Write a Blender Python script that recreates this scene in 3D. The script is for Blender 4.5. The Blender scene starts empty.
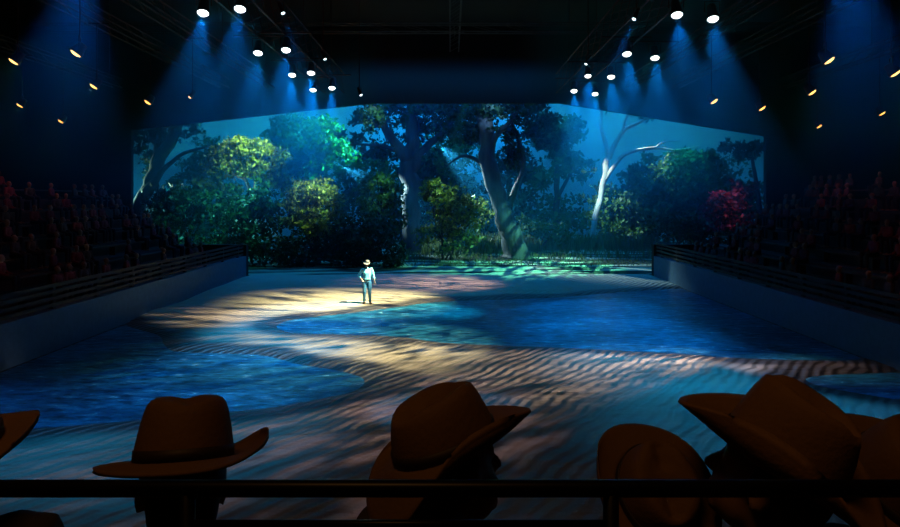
import bpy, bmesh, math, random
import numpy as np
from mathutils import Vector, Matrix, Euler, noise as mnoise

S = bpy.context.scene
COL = S.collection
PI = math.pi
R = math.radians
FP = 650.0                      # focal length in pixels of the 900 px wide frame
HZ = 199.0                      # row of the horizon
CH = 4.45                       # eye height above the arena floor

# ------------------------------------------------------------------ camera, world, lights, exposure
cam_d = bpy.data.cameras.new('camera')
cam_d.sensor_width = 36.0
cam_d.lens = FP * 36.0 / 900.0
cam_d.shift_y = -(263.5 - HZ) / 900.0
cam_d.clip_start = 0.05
cam_d.clip_end = 300
cam = bpy.data.objects.new('camera', cam_d)
cam.location = (0, 0, CH)
cam.rotation_euler = (R(90), 0, 0)
COL.objects.link(cam)
S.camera = cam

W = bpy.data.worlds.new('dark_hall')
W.use_nodes = True
W.node_tree.nodes['Background'].inputs['Color'].default_value = (0.0, 0.0, 0.0, 1)
W.node_tree.nodes['Background'].inputs['Strength'].default_value = 0.0
S.world = W

S.view_settings.view_transform = 'Standard'
S.view_settings.look = 'None'
S.view_settings.gamma = 1
S.view_settings.use_curve_mapping = False
S.view_settings.exposure = 0.0
cy = S.cycles
cy.use_denoising = True
cy.denoising_prefilter = 'ACCURATE'
cy.max_bounces = 5
cy.diffuse_bounces = 2
cy.glossy_bounces = 2
cy.transmission_bounces = 3
cy.transparent_max_bounces = 6
cy.volume_bounces = 0
cy.sample_clamp_indirect = 2.0
cy.sample_clamp_direct = 0.0
cy.use_light_tree = True
cy.caustics_reflective = False
cy.caustics_refractive = False


def area(name, loc, target, sx, sy, power, color, spread=180):
    l = bpy.data.lights.new(name, 'AREA')
    l.shape = 'RECTANGLE'
    l.size = sx
    l.size_y = sy
    l.energy = power
    l.color = color
    l.spread = R(spread)
    o = bpy.data.objects.new(name, l)
    o.location = loc
    o.rotation_euler = (Vector(target) - Vector(loc)).to_track_quat('-Z', 'Y').to_euler()
    COL.objects.link(o)
    return o


def spot(name, loc, target, angle, power, color, blend=0.35, radius=0.08, gobo=None):
    l = bpy.data.lights.new(name, 'SPOT')
    l.energy = power
    l.color = color
    l.spot_size = R(angle)
    l.spot_blend = blend
    l.shadow_soft_size = radius
    if gobo:                    # noise added to the beam, breaking it into bright and dark patches
        sx, sy, lo, hi, seed = gobo
        l.use_nodes = True
        nt = l.node_tree
        e = nt.nodes['Emission']
        tc = nt.nodes.new('ShaderNodeTexCoord')
        mp = nt.nodes.new('ShaderNodeMapping')
        mp.inputs['Scale'].default_value = (sx, sy, 1)
        mp.inputs['Location'].default_value = (seed, 0, 0)
        nz = nt.nodes.new('ShaderNodeTexNoise')
        nz.inputs['Scale'].default_value = 1.0
        nz.inputs['Detail'].default_value = 3
        mr = nt.nodes.new('ShaderNodeMapRange')
        mr.interpolation_type = 'SMOOTHSTEP'
        mr.inputs['From Min'].default_value = lo
        mr.inputs['From Max'].default_value = hi
        nt.links.new(tc.outputs['Normal'], mp.inputs['Vector'])
        nt.links.new(mp.outputs[0], nz.inputs['Vector'])
        nt.links.new(nz.outputs['Fac'], mr.inputs['Value'])
        nt.links.new(mr.outputs[0], e.inputs['Strength'])
    o = bpy.data.objects.new(name, l)
    o.location = loc
    o.rotation_euler = (Vector(target) - Vector(loc)).to_track_quat('-Z', 'Y').to_euler()
    COL.objects.link(o)
    return o


BLUE = (0.012, 0.22, 1.0)
TEAL = (0.02, 0.62, 0.95)
WARM = (1.0, 0.84, 0.44)
# blue fill added over the arena, hung with no fixture
area('arena_fill', (0, 26, 8.6), (0, 26, 0), 12, 18, 110, (0.008, 0.42, 0.9), 130)
# unseen blue fills added over the planted stage
area('stage_fill', (0, 46, 12.6), (0, 46, 0), 36, 10, 2200, (0.008, 0.26, 1.0))
area('stage_front_fill', (0, 37.2, 11.6), (0, 48, 3), 30, 1.0, 260, (0.01, 0.32, 1.0))
# unseen fill added to brighten the rear cloth
area('backdrop_fill', (0, 53.0, 13.2), (0, 60, 7), 44, 0.8, 2800, (0.006, 0.34, 1.0))
# amber house light behind the camera row
area('house_light', (-1.0, -0.4, 9.6), (0.0, 1.4, 3.9), 2.0, 0.8, 27, (1.0, 0.46, 0.12))

# ------------------------------------------------------------------ helpers


def P(px, py, Y):
    """point on the ray of a picture position at distance Y"""
    return Vector(((px - 450.0) * Y / FP, Y, CH - (py - HZ) * Y / FP))


def G(px, py, z=0.0):
    """point on the level z seen at a picture position"""
    Y = (CH - z) * FP / (py - HZ)
    return Vector(((px - 450.0) * Y / FP, Y, z))


def tag(o, label=None, cat=None, group=None, kind=None):
    if label: o['label'] = label
    if cat: o['category'] = cat
    if group: o['group'] = group
    if kind: o['kind'] = kind
    return o


def thing(name, label, cat, loc=(0, 0, 0), rz=0.0, group=None):
    o = bpy.data.objects.new(name, None)
    o.empty_display_size = 0.2
    o.location = loc
    o.rotation_euler = (0, 0, rz)
    COL.objects.link(o)
    return tag(o, label, cat, group)


def mesh_obj(name, verts, faces, mat, parent=None, smooth=False, mats=None, mat_ids=None):
    me = bpy.data.meshes.new(name)
    me.from_pydata([tuple(v) for v in verts], [], [tuple(f) for f in faces])
    if mat: me.materials.append(mat)
    for m in (mats or []): me.materials.append(m)
    if mat_ids is not None: me.polygons.foreach_set('material_index', mat_ids)
    if smooth: me.polygons.foreach_set('use_smooth', [True] * len(me.polygons))
    me.update()
    o = bpy.data.objects.new(name, me)
    COL.objects.link(o)
    if parent: o.parent = parent
    return o


class MB:
    """collects shapes for ONE mesh object"""
    def __init__(self):
        self.v = []
        self.f = []

    def add(self, vs, fs):
        n = len(self.v)
        self.v += [Vector(v) for v in vs]
        self.f += [tuple(i + n for i in f) for f in fs]
        return self

    def box(self, c, s, rot=None):
        hx, hy, hz = s[0] / 2, s[1] / 2, s[2] / 2
        vs = [Vector((x, y, z)) for x in (-hx, hx) for y in (-hy, hy) for z in (-hz, hz)]
        if rot is not None: vs = [rot @ v for v in vs]
        vs = [v + Vector(c) for v in vs]
        return self.add(vs, [(0, 1, 3, 2), (4, 6, 7, 5), (0, 4, 5, 1), (2, 3, 7, 6), (0, 2, 6, 4), (1, 5, 7, 3)])

    def tube(self, pts, rad, n=8, side=None, caps=True, round_caps=False):
        pts = [Vector(p) for p in pts]
        if not isinstance(rad, (list, tuple)): rad = [rad] * len(pts)
        rad = [r if isinstance(r, (list, tuple)) else (r, r) for r in rad]
        if round_caps:
            d0 = (pts[0] - pts[1]).normalized()
            d1 = (pts[-1] - pts[-2]).normalized()
            p0, p1, r0, r1 = pts[0], pts[-1], rad[0], rad[-1]
            m0, m1 = min(r0), min(r1)
            pre, prr, post, por = [], [], [], []
            for a in (80, 55, 28):
                pre.append(p0 + d0 * m0 * math.sin(R(a)))
                prr.append((r0[0] * math.cos(R(a)), r0[1] * math.cos(R(a))))
            for a in (28, 55, 80):
                post.append(p1 + d1 * m1 * math.sin(R(a)))
                por.append((r1[0] * math.cos(R(a)), r1[1] * math.cos(R(a))))
            pts = pre + pts + post
            rad = prr + rad + por
        base = len(self.v)
        ref = Vector(side) if side is not None else None
        prev = None
        for i, p in enumerate(pts):
            if i == 0: t = pts[1] - pts[0]
            elif i == len(pts) - 1: t = pts[-1] - pts[-2]
            else: t = (pts[i + 1] - pts[i]).normalized() + (pts[i] - pts[i - 1]).normalized()
            t.normalize()
            if prev is None:
                r_ = ref if ref is not None else (Vector((1, 0, 0)) if abs(t.x) < 0.8 else Vector((0, 1, 0)))
            else:
                r_ = prev
            u = (r_ - t * r_.dot(t))
            if u.length < 1e-5: u = t.orthogonal()
            u.normalize()
            w = t.cross(u)
            prev = u
            for k in range(n):
                a = 2 * PI * k / n
                self.v.append(p + u * (math.cos(a) * rad[i][0]) + w * (math.sin(a) * rad[i][1]))
        m = len(pts)
        for i in range(m - 1):
            for k in range(n):
                a, b = base + i * n + k, base + i * n + (k + 1) % n
                self.f.append((a, b, b + n, a + n))
        if caps:
            self.f.append(tuple(base + k for k in reversed(range(n))))
            self.f.append(tuple(base + (m - 1) * n + k for k in range(n)))
        return self

    def lathe(self, prof, n=20, M=None, close=True):
        base = len(self.v)
        for (r, z) in prof:
            for k in range(n):
                a = 2 * PI * k / n
                v = Vector((r * math.cos(a), r * math.sin(a), z))
                self.v.append(M @ v if M is not None else v)
        for i in range(len(prof) - 1):
            for k in range(n):
                a, b = base + i * n + k, base + i * n + (k + 1) % n
                self.f.append((a, b, b + n, a + n))
        if close:
            self.f.append(tuple(base + k for k in reversed(range(n))))
            self.f.append(tuple(base + (len(prof) - 1) * n + k for k in range(n)))
        return self

    def ball(self, c, r, n=12, M=None):
        rx, ry, rz = r if isinstance(r, (list, tuple)) else (r, r, r)
        base = len(self.v)
        m = max(6, n // 2 + 2)
        for i in range(1, m):
            ph = PI * i / m
            for k in range(n):
                a = 2 * PI * k / n
                v = Vector((rx * math.sin(ph) * math.cos(a), ry * math.sin(ph) * math.sin(a), rz * math.cos(ph)))
                if M is not None: v = M @ v
                self.v.append(v + Vector(c))
        top, bot = Vector((0, 0, rz)), Vector((0, 0, -rz))
        if M is not None: top, bot = M @ top, M @ bot
        self.v.append(top + Vector(c)); self.v.append(bot + Vector(c))
        T, B = len(self.v) - 2, len(self.v) - 1
        for k in range(n):
            k2 = (k + 1) % n
            self.f.append((T, base + k, base + k2))
            for i in range(m - 2):
                a = base + i * n
                self.f.append((a + k, a + n + k, a + n + k2, a + k2))
            a = base + (m - 2) * n
            self.f.append((B, a + k2, a + k))
        return self

    def build(self, name, mat, parent=None, smooth=False):
        return mesh_obj(name, self.v, self.f, mat, parent, smooth)


def lnk(nt, a, b): nt.links.new(a, b)


def mat_simple(name, color, rough=0.6, metal=0.0, var=0.25, scale=6.0, bump=0.0, bscale=30.0, spec=0.5, sheen=0.0):
    """principled surface, its colour varied by a little noise"""
    m = bpy.data.materials.new(name)
    m.use_nodes = True
    nt = m.node_tree
    b = nt.nodes['Principled BSDF']
    b.inputs['Roughness'].default_value = rough
    b.inputs['Metallic'].default_value = metal
    b.inputs['Specular IOR Level'].default_value = spec
    tc = nt.nodes.new('ShaderNodeTexCoord')
    nz = nt.nodes.new('ShaderNodeTexNoise')
    nz.inputs['Scale'].default_value = scale
    nz.inputs['Detail'].default_value = 4
    lnk(nt, tc.outputs['Object'], nz.inputs['Vector'])
    mx = nt.nodes.new('ShaderNodeMix'); mx.data_type = 'RGBA'
    lnk(nt, nz.outputs['Fac'], mx.inputs['Factor'])
    mx.inputs['A'].default_value = (*[c * (1 - var) for c in color], 1)
    mx.inputs['B'].default_value = (*[min(1, c * (1 + var)) for c in color], 1)
    lnk(nt, mx.outputs['Result'], b.inputs['Base Color'])
    if bump:
        n2 = nt.nodes.new('ShaderNodeTexNoise')
        n2.inputs['Scale'].default_value = bscale
        n2.inputs['Detail'].default_value = 5
        lnk(nt, tc.outputs['Object'], n2.inputs['Vector'])
        bp = nt.nodes.new('ShaderNodeBump')
        bp.inputs['Strength'].default_value = bump
        bp.inputs['Distance'].default_value = 0.05
        lnk(nt, n2.outputs['Fac'], bp.inputs['Height'])
        lnk(nt, bp.outputs['Normal'], b.inputs['Normal'])
    return m


def mat_emit(name, color, strength):
    m = bpy.data.materials.new(name)
    m.use_nodes = True
    nt = m.node_tree
    nt.nodes.remove(nt.nodes['Principled BSDF'])
    e = nt.nodes.new('ShaderNodeEmission')
    e.inputs['Color'].default_value = (*color, 1)
    e.inputs['Strength'].default_value = strength
    lnk(nt, e.outputs[0], nt.nodes['Material Output'].inputs['Surface'])
    m.cycles.emission_sampling = 'NONE'
    return m


def mat_leaf(name, c1, c2, trans=0.35, rough=0.45):
    """leaves: colour changes from leaf to leaf, some light passes through"""
    m = bpy.data.materials.new(name)
    m.use_nodes = True
    nt = m.node_tree
    b = nt.nodes['Principled BSDF']
    b.inputs['Roughness'].default_value = rough
    g = nt.nodes.new('ShaderNodeNewGeometry')
    r = nt.nodes.new('ShaderNodeMix'); r.data_type = 'RGBA'
    lnk(nt, g.outputs['Random Per Island'], r.inputs['Factor'])
    r.inputs['A'].default_value = (*c1, 1)
    r.inputs['B'].default_value = (*c2, 1)
    lnk(nt, r.outputs['Result'], b.inputs['Base Color'])
    t = nt.nodes.new('ShaderNodeBsdfTranslucent')
    lnk(nt, r.outputs['Result'], t.inputs['Color'])
    mx = nt.nodes.new('ShaderNodeMixShader')
    mx.inputs[0].default_value = trans
    lnk(nt, b.outputs[0], mx.inputs[1])
    lnk(nt, t.outputs[0], mx.inputs[2])
    lnk(nt, mx.outputs[0], nt.nodes['Material Output'].inputs['Surface'])
    return m


def mat_bark(name, c1, c2, scale=2.0):
    m = bpy.data.materials.new(name)
    m.use_nodes = True
    nt = m.node_tree
    b = nt.nodes['Principled BSDF']
    b.inputs['Roughness'].default_value = 0.75
    tc = nt.nodes.new('ShaderNodeTexCoord')
    mp = nt.nodes.new('ShaderNodeMapping')
    mp.inputs['Scale'].default_value = (1, 1, 0.22)
    lnk(nt, tc.outputs['Object'], mp.inputs['Vector'])
    nz = nt.nodes.new('ShaderNodeTexNoise')
    nz.inputs['Scale'].default_value = scale
    nz.inputs['Detail'].default_value = 6
    lnk(nt, mp.outputs[0], nz.inputs['Vector'])
    cr = nt.nodes.new('ShaderNodeValToRGB')
    cr.color_ramp.elements[0].position = 0.38
    cr.color_ramp.elements[0].color = (*c1, 1)
    cr.color_ramp.elements[1].position = 0.62
    cr.color_ramp.elements[1].color = (*c2, 1)
    lnk(nt, nz.outputs['Fac'], cr.inputs[0])
    lnk(nt, cr.outputs[0], b.inputs['Base Color'])
    bp = nt.nodes.new('ShaderNodeBump')
    bp.inputs['Strength'].default_value = 0.6
    bp.inputs['Distance'].default_value = 0.06
    n2 = nt.nodes.new('ShaderNodeTexNoise')
    n2.inputs['Scale'].default_value = scale * 5
    lnk(nt, mp.outputs[0], n2.inputs['Vector'])
    lnk(nt, n2.outputs['Fac'], bp.inputs['Height'])
    lnk(nt, bp.outputs[0], b.inputs['Normal'])
    return m


# ------------------------------------------------------------------ materials
M = {}
M['black'] = mat_simple('matt_black_cloth', (0.004, 0.004, 0.005), 0.9, var=0.2)
M['hall_wall'] = mat_simple('dark_hall_paint', (0.03, 0.03, 0.035), 0.85)
M['roof'] = mat_simple('black_roof_sheet', (0.015, 0.015, 0.018), 0.8)
M['steel'] = mat_simple('dark_steel', (0.06, 0.06, 0.065), 0.5, 0.6)
M['fixture'] = mat_simple('black_fixture_paint', (0.025, 0.025, 0.027), 0.45)
M['pit_wall'] = mat_simple('blue_grey_pit_wall', (0.08, 0.17, 0.24), 0.8, bump=0.15, bscale=8)
M['fence'] = mat_simple('dark_timber', (0.022, 0.018, 0.016), 0.75)
M['stand'] = mat_simple('dark_concrete', (0.05, 0.05, 0.05), 0.85)
M['bench'] = mat_simple('bench_timber', (0.07, 0.045, 0.03), 0.7)
M['lens_blue'] = mat_emit('lit_blue_white_lens', (0.75, 0.93, 1.0), 6.0)
M['lens_white'] = mat_emit('lit_white_lens', (0.6, 0.88, 1.0), 4.0)
M['lens_amber'] = mat_emit('lit_amber_lens', (1.0, 0.52, 0.14), 5.0)
M['rail'] = mat_simple('black_rail_paint', (0.003, 0.003, 0.004), 0.35, spec=0.2)
M['felt'] = mat_simple('brown_hat_felt', (0.22, 0.115, 0.05), 0.85, bump=0.1, bscale=90)
M['felt_dark'] = mat_simple('dark_brown_hat_felt', (0.17, 0.09, 0.04), 0.85, bump=0.1, bscale=90)
M['band'] = mat_simple('dark_hat_band', (0.03, 0.016, 0.01), 0.6)
M['skin'] = mat_simple('skin', (0.36, 0.20, 0.13), 0.55, var=0.08)
M['hair'] = mat_simple('dark_hair', (0.02, 0.013, 0.01), 0.6)
M['shirt_rust'] = mat_simple('rust_shirt_cloth', (0.20, 0.07, 0.03), 0.9)
M['shirt_dark'] = mat_simple('dark_shirt_cloth', (0.03, 0.025, 0.03), 0.9)
M['trousers'] = mat_simple('dark_trouser_cloth', (0.02, 0.025, 0.04), 0.9)
M['boot'] = mat_simple('dark_boot_leather', (0.03, 0.02, 0.014), 0.5)
M['man_shirt'] = mat_simple('aqua_shirt_cloth', (0.34, 0.92, 0.88), 0.85, var=0.08)
M['man_jeans'] = mat_simple('washed_jeans_cloth', (0.07, 0.20, 0.30), 0.85, var=0.12)
M['man_hat'] = mat_simple('pale_straw_hat', (0.22, 0.20, 0.17), 0.8, var=0.1)
M['bark_dark'] = mat_bark('grey_gum_bark', (0.03, 0.034, 0.034), (0.09, 0.09, 0.085), 1.6)
M['bark_pale'] = mat_bark('pale_gum_bark', (0.42, 0.41, 0.38), (0.66, 0.65, 0.60), 1.2)
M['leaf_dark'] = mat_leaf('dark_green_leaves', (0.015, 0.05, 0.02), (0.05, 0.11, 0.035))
M['leaf_mid'] = mat_leaf('mid_green_leaves', (0.04, 0.12, 0.03), (0.11, 0.22, 0.05))
M['leaf_bright'] = mat_leaf('yellow_green_leaves', (0.015, 0.08, 0.03), (0.34, 0.40, 0.08))
M['leaf_red'] = mat_leaf('red_leaves', (0.03, 0.035, 0.02), (0.50, 0.07, 0.10))
M['grass'] = mat_leaf('stage_grass', (0.06, 0.14, 0.04), (0.18, 0.25, 0.08))
M['reed'] = mat_leaf('reeds', (0.07, 0.13, 0.04), (0.20, 0.24, 0.08))


def mat_backdrop():
    m = bpy.data.materials.new('painted_sky_cloth')
    m.use_nodes = True
    nt = m.node_tree
    b = nt.nodes['Principled BSDF']
    b.inputs['Roughness'].default_value = 0.95
    b.inputs['Specular IOR Level'].default_value = 0.0
    tc = nt.nodes.new('ShaderNodeTexCoord')
    nz = nt.nodes.new('ShaderNodeTexNoise')
    nz.inputs['Scale'].default_value = 0.16
    nz.inputs['Detail'].default_value = 5
    lnk(nt, tc.outputs['Object'], nz.inputs['Vector'])
    mx = nt.nodes.new('ShaderNodeMix'); mx.data_type = 'RGBA'
    lnk(nt, nz.outputs['Fac'], mx.inputs['Factor'])
    mx.inputs['A'].default_value = (0.35, 0.55, 0.62, 1)
    mx.inputs['B'].default_value = (0.55, 0.80, 0.80, 1)
    lnk(nt, mx.outputs['Result'], b.inputs['Base Color'])
    return m


def mat_sand():
    m = bpy.data.materials.new('rippled_sand')
    m.use_nodes = True
    nt = m.node_tree
    N = nt.nodes.new
    b = nt.nodes['Principled BSDF']
    tc = N('ShaderNodeTexCoord')
    at = N('ShaderNodeAttribute'); at.attribute_name = 'wet'
    nz = N('ShaderNodeTexNoise')
    nz.inputs['Scale'].default_value = 0.5; nz.inputs['Detail'].default_value = 7
    lnk(nt, tc.outputs['Object'], nz.inputs['Vector'])
    mx = N('ShaderNodeMix'); mx.data_type = 'RGBA'
    lnk(nt, nz.outputs['Fac'], mx.inputs['Factor'])
    mx.inputs['A'].default_value = (0.50, 0.46, 0.35, 1)
    mx.inputs['B'].default_value = (0.70, 0.66, 0.52, 1)
    mw = N('ShaderNodeMix'); mw.data_type = 'RGBA'
    lnk(nt, at.outputs['Fac'], mw.inputs['Factor'])
    lnk(nt, mx.outputs['Result'], mw.inputs['A'])
    mw.inputs['B'].default_value = (0.06, 0.06, 0.055, 1)
    lnk(nt, mw.outputs['Result'], b.inputs['Base Color'])
    mr = N('ShaderNodeMapRange')
    mr.inputs['To Min'].default_value = 0.85; mr.inputs['To Max'].default_value = 0.45
    lnk(nt, at.outputs['Fac'], mr.inputs['Value'])
    lnk(nt, mr.outputs[0], b.inputs['Roughness'])
    # wind ripples, broken up by noise
    mp = N('ShaderNodeMapping')
    mp.inputs['Rotation'].default_value = (0, 0, R(36))
    lnk(nt, tc.outputs['Object'], mp.inputs['Vector'])
    wv = N('ShaderNodeTexWave')
    wv.inputs['Scale'].default_value = 1.15; wv.inputs['Distortion'].default_value = 6.0
    wv.inputs['Detail'].default_value = 2; wv.inputs['Detail Scale'].default_value = 0.55; wv.inputs['Detail Roughness'].default_value = 0.55
    lnk(nt, mp.outputs[0], wv.inputs['Vector'])
    bp = N('ShaderNodeBump')
    m3 = N('ShaderNodeMapping')
    m3.inputs['Scale'].default_value = (0.5, 1.5, 1)
    m3.inputs['Rotation'].default_value = (0, 0, R(8))
    lnk(nt, tc.outputs['Object'], m3.inputs['Vector'])
    n4 = N('ShaderNodeTexNoise')
    n4.inputs['Scale'].default_value = 1.3; n4.inputs['Detail'].default_value = 4
    lnk(nt, m3.outputs[0], n4.inputs['Vector'])
    ad = N('ShaderNodeMath'); ad.operation = 'MULTIPLY_ADD'
    lnk(nt, n4.outputs['Fac'], ad.inputs[0]); ad.inputs[1].default_value = 3.2
    lnk(nt, wv.outputs['Fac'], ad.inputs[2])
    bp.inputs['Strength'].default_value = 1.0; bp.inputs['Distance'].default_value = 0.05
    lnk(nt, ad.outputs[0], bp.inputs['Height'])
    n3 = N('ShaderNodeTexNoise')
    n3.inputs['Scale'].default_value = 14; n3.inputs['Detail'].default_value = 4
    lnk(nt, tc.outputs['Object'], n3.inputs['Vector'])
    b2 = N('ShaderNodeBump')
    b2.inputs['Strength'].default_value = 0.5; b2.inputs['Distance'].default_value = 0.03
    lnk(nt, n3.outputs['Fac'], b2.inputs['Height'])
    lnk(nt, bp.outputs[0], b2.inputs['Normal'])
    lnk(nt, b2.outputs[0], b.inputs['Normal'])
    return m


def mat_water():
    m = bpy.data.materials.new('blue_pool_water')
    m.use_nodes = True
    nt = m.node_tree
    N = nt.nodes.new
    b = nt.nodes['Principled BSDF']
    tc = N('ShaderNodeTexCoord')
    nz = N('ShaderNodeTexNoise')
    nz.inputs['Scale'].default_value = 0.55; nz.inputs['Detail'].default_value = 9; nz.inputs['Roughness'].default_value = 0.68
    m0 = N('ShaderNodeMapping')
    m0.inputs['Scale'].default_value = (0.55, 1.25, 1)
    lnk(nt, tc.outputs['Object'], m0.inputs['Vector'])
    lnk(nt, m0.outputs[0], nz.inputs['Vector'])
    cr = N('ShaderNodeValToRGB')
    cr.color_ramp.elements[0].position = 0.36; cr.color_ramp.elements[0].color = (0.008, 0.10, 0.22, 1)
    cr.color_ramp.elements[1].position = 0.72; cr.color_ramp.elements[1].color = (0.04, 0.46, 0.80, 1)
    lnk(nt, nz.outputs['Fac'], cr.inputs[0])
    m5 = N('ShaderNodeMapping')
    m5.inputs['Scale'].default_value = (0.8, 1.9, 1)
    lnk(nt, tc.outputs['Object'], m5.inputs['Vector'])
    n5 = N('ShaderNodeTexNoise')
    n5.inputs['Scale'].default_value = 2.6; n5.inputs['Detail'].default_value = 6; n5.inputs['Roughness'].default_value = 0.7
    lnk(nt, m5.outputs[0], n5.inputs['Vector'])
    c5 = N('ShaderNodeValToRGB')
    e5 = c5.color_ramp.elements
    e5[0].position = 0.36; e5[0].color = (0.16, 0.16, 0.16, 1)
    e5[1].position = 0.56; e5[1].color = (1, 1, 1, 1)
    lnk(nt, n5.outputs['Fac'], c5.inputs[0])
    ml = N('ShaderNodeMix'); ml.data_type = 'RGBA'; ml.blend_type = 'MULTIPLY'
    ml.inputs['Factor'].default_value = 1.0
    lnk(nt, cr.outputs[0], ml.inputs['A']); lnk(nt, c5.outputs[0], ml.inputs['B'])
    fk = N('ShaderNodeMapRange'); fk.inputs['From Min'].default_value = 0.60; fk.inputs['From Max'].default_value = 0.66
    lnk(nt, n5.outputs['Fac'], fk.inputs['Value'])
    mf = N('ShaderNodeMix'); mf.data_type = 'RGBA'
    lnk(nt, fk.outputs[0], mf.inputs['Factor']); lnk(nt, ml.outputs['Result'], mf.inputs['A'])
    mf.inputs['B'].default_value = (0.35, 0.85, 0.95, 1)  # sparkle on the ripples painted into the colour as pale flecks
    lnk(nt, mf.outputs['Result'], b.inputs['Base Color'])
    b.inputs['Roughness'].default_value = 0.3
    b.inputs['Specular IOR Level'].default_value = 0.35
    mp = N('ShaderNodeMapping')
    mp.inputs['Scale'].default_value = (0.8, 1.6, 1)
    lnk(nt, tc.outputs['Object'], mp.inputs['Vector'])
    n2 = N('ShaderNodeTexNoise')
    n2.inputs['Scale'].default_value = 2.6; n2.inputs['Detail'].default_value = 5
    lnk(nt, mp.outputs[0], n2.inputs['Vector'])
    bp = N('ShaderNodeBump')
    bp.inputs['Strength'].default_value = 0.8; bp.inputs['Distance'].default_value = 0.10
    lnk(nt, n2.outputs['Fac'], bp.inputs['Height'])
    lnk(nt, bp.outputs[0], b.inputs['Normal'])
    return m


def mat_stage_ground():
    m = bpy.data.materials.new('light_streaked_ground')
    m.use_nodes = True
    nt = m.node_tree
    N = nt.nodes.new
    b = nt.nodes['Principled BSDF']
    b.inputs['Roughness'].default_value = 0.9
    tc = N('ShaderNodeTexCoord')
    mp = N('ShaderNodeMapping')
    mp.inputs['Scale'].default_value = (0.16, 1.1, 1)
    lnk(nt, tc.outputs['Object'], mp.inputs['Vector'])
    nz = N('ShaderNodeTexNoise')
    nz.inputs['Scale'].default_value = 1.0; nz.inputs['Detail'].default_value = 6
    lnk(nt, mp.outputs[0], nz.inputs['Vector'])
    cr = N('ShaderNodeValToRGB')
    cr.color_ramp.elements[0].position = 0.47; cr.color_ramp.elements[0].color = (0.012, 0.03, 0.014, 1)
    cr.color_ramp.elements[1].position = 0.56; cr.color_ramp.elements[1].color = (0.55, 0.60, 0.42, 1)  # light streaks on the grass, put into the colour as pale sandy patches
    lnk(nt, nz.outputs['Fac'], cr.inputs[0])
    lnk(nt, cr.outputs[0], b.inputs['Base Color'])
    return m


# ------------------------------------------------------------------ the hall (structure)
def structure(o):
    o['kind'] = 'structure'
    return o


XS = 11.6                       # half width of the arena
YE = 37.0                       # far end of the arena
YW = 38.2                       # the wall with the stage opening

mb = MB().box((0, 28, -0.30), (64, 74, 0.2))
structure(mb.build('floor', M['stand']))
mb = MB().box((0, 28, 14.7), (64, 74, 0.2))
structure(mb.build('ceiling', M['roof']))
structure(MB().box((-31.5, 28, 7.2), (0.4, 74, 14.8)).build('wall_left', M['hall_wall']))
structure(MB().box((31.5, 28, 7.2), (0.4, 74, 14.8)).build('wall_right', M['hall_wall']))
structure(MB().box((0, -8.8, 7.2), (62.6, 0.4, 14.8)).build('wall_rear', M['hall_wall']))

# wall with the stage opening: black masking, its top edge sloping towards both sides
mb = MB()
o1 = [P(131, 290, YW), P(131, 130, YW), P(372, 103, YW), P(560, 103, YW), P(766, 136, YW), P(766, 290, YW)]
xl, xr = o1[0].x, o1[-1].x
for yy in (YW, YW + 0.3):
    pass
def prism(mb, poly, y0, y1):
    n = len(poly)
    vs = [(x, y0, z) for x, z in poly] + [(x, y1, z) for x, z in poly]
    fs = [tuple(range(n)), tuple(reversed(range(n, 2 * n)))]
    fs += [(i, i + n, (i + 1) % n + n, (i + 1) % n) for i in range(n)]
    mb.add(vs, fs)
prism(mb, [(-31.3, -0.2), (-31.3, 14.6), (xl, 14.6), (xl, -0.2)], YW, YW + 0.3)
prism(mb, [(xr, -0.2), (xr, 14.6), (31.3, 14.6), (31.3, -0.2)], YW, YW + 0.3)
prism(mb, [(xl, o1[1].z), (xl, 14.6), (o1[2].x, 14.6), (o1[2].x, o1[2].z)], YW, YW + 0.3)
prism(mb, [(o1[2].x, o1[2].z), (o1[2].x, 14.6), (o1[3].x, 14.6), (o1[3].x, o1[3].z)], YW, YW + 0.3)
prism(mb, [(o1[3].x, o1[3].z), (o1[3].x, 14.6), (xr, 14.6), (xr, o1[4].z)], YW, YW + 0.3)
structure(mb.build('wall_stage', M['black']))

# curved rear cloth of the stage
vs, fs = [], []
n = 40
for i in range(n + 1):
    a = -1 + 2 * i / n
    x = a * 29.5
    y = 60 - 7.5 * abs(a) ** 4
    vs += [(x, y, -0.2), (x, y, 14.6), (x, y + 0.08, 14.6), (x, y + 0.08, -0.2)]
for i in range(n):
    k = 4 * i
    for j in range(4):
        fs.append((k + j, k + (j + 1) % 4, k + 4 + (j + 1) % 4, k + 4 + j))
structure(mesh_obj('wall_backdrop', vs, fs, mat_backdrop()))

# ------------------------------------------------------------------ arena floor: sand with pools
def smooth_poly(pts, k=6):
    n = len(pts)
    out = []
    for i in range(n):
        p0, p1, p2, p3 = (Vector(pts[(i + j) % n]) for j in (-1, 0, 1, 2))
        for s in range(k):
            t = s / k
            out.append(0.5 * ((2 * p1) + (p2 - p0) * t + (2 * p0 - 5 * p1 + 4 * p2 - p3) * t * t + (3 * p1 - p0 - 3 * p2 + p3) * t ** 3))
    return out


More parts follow.
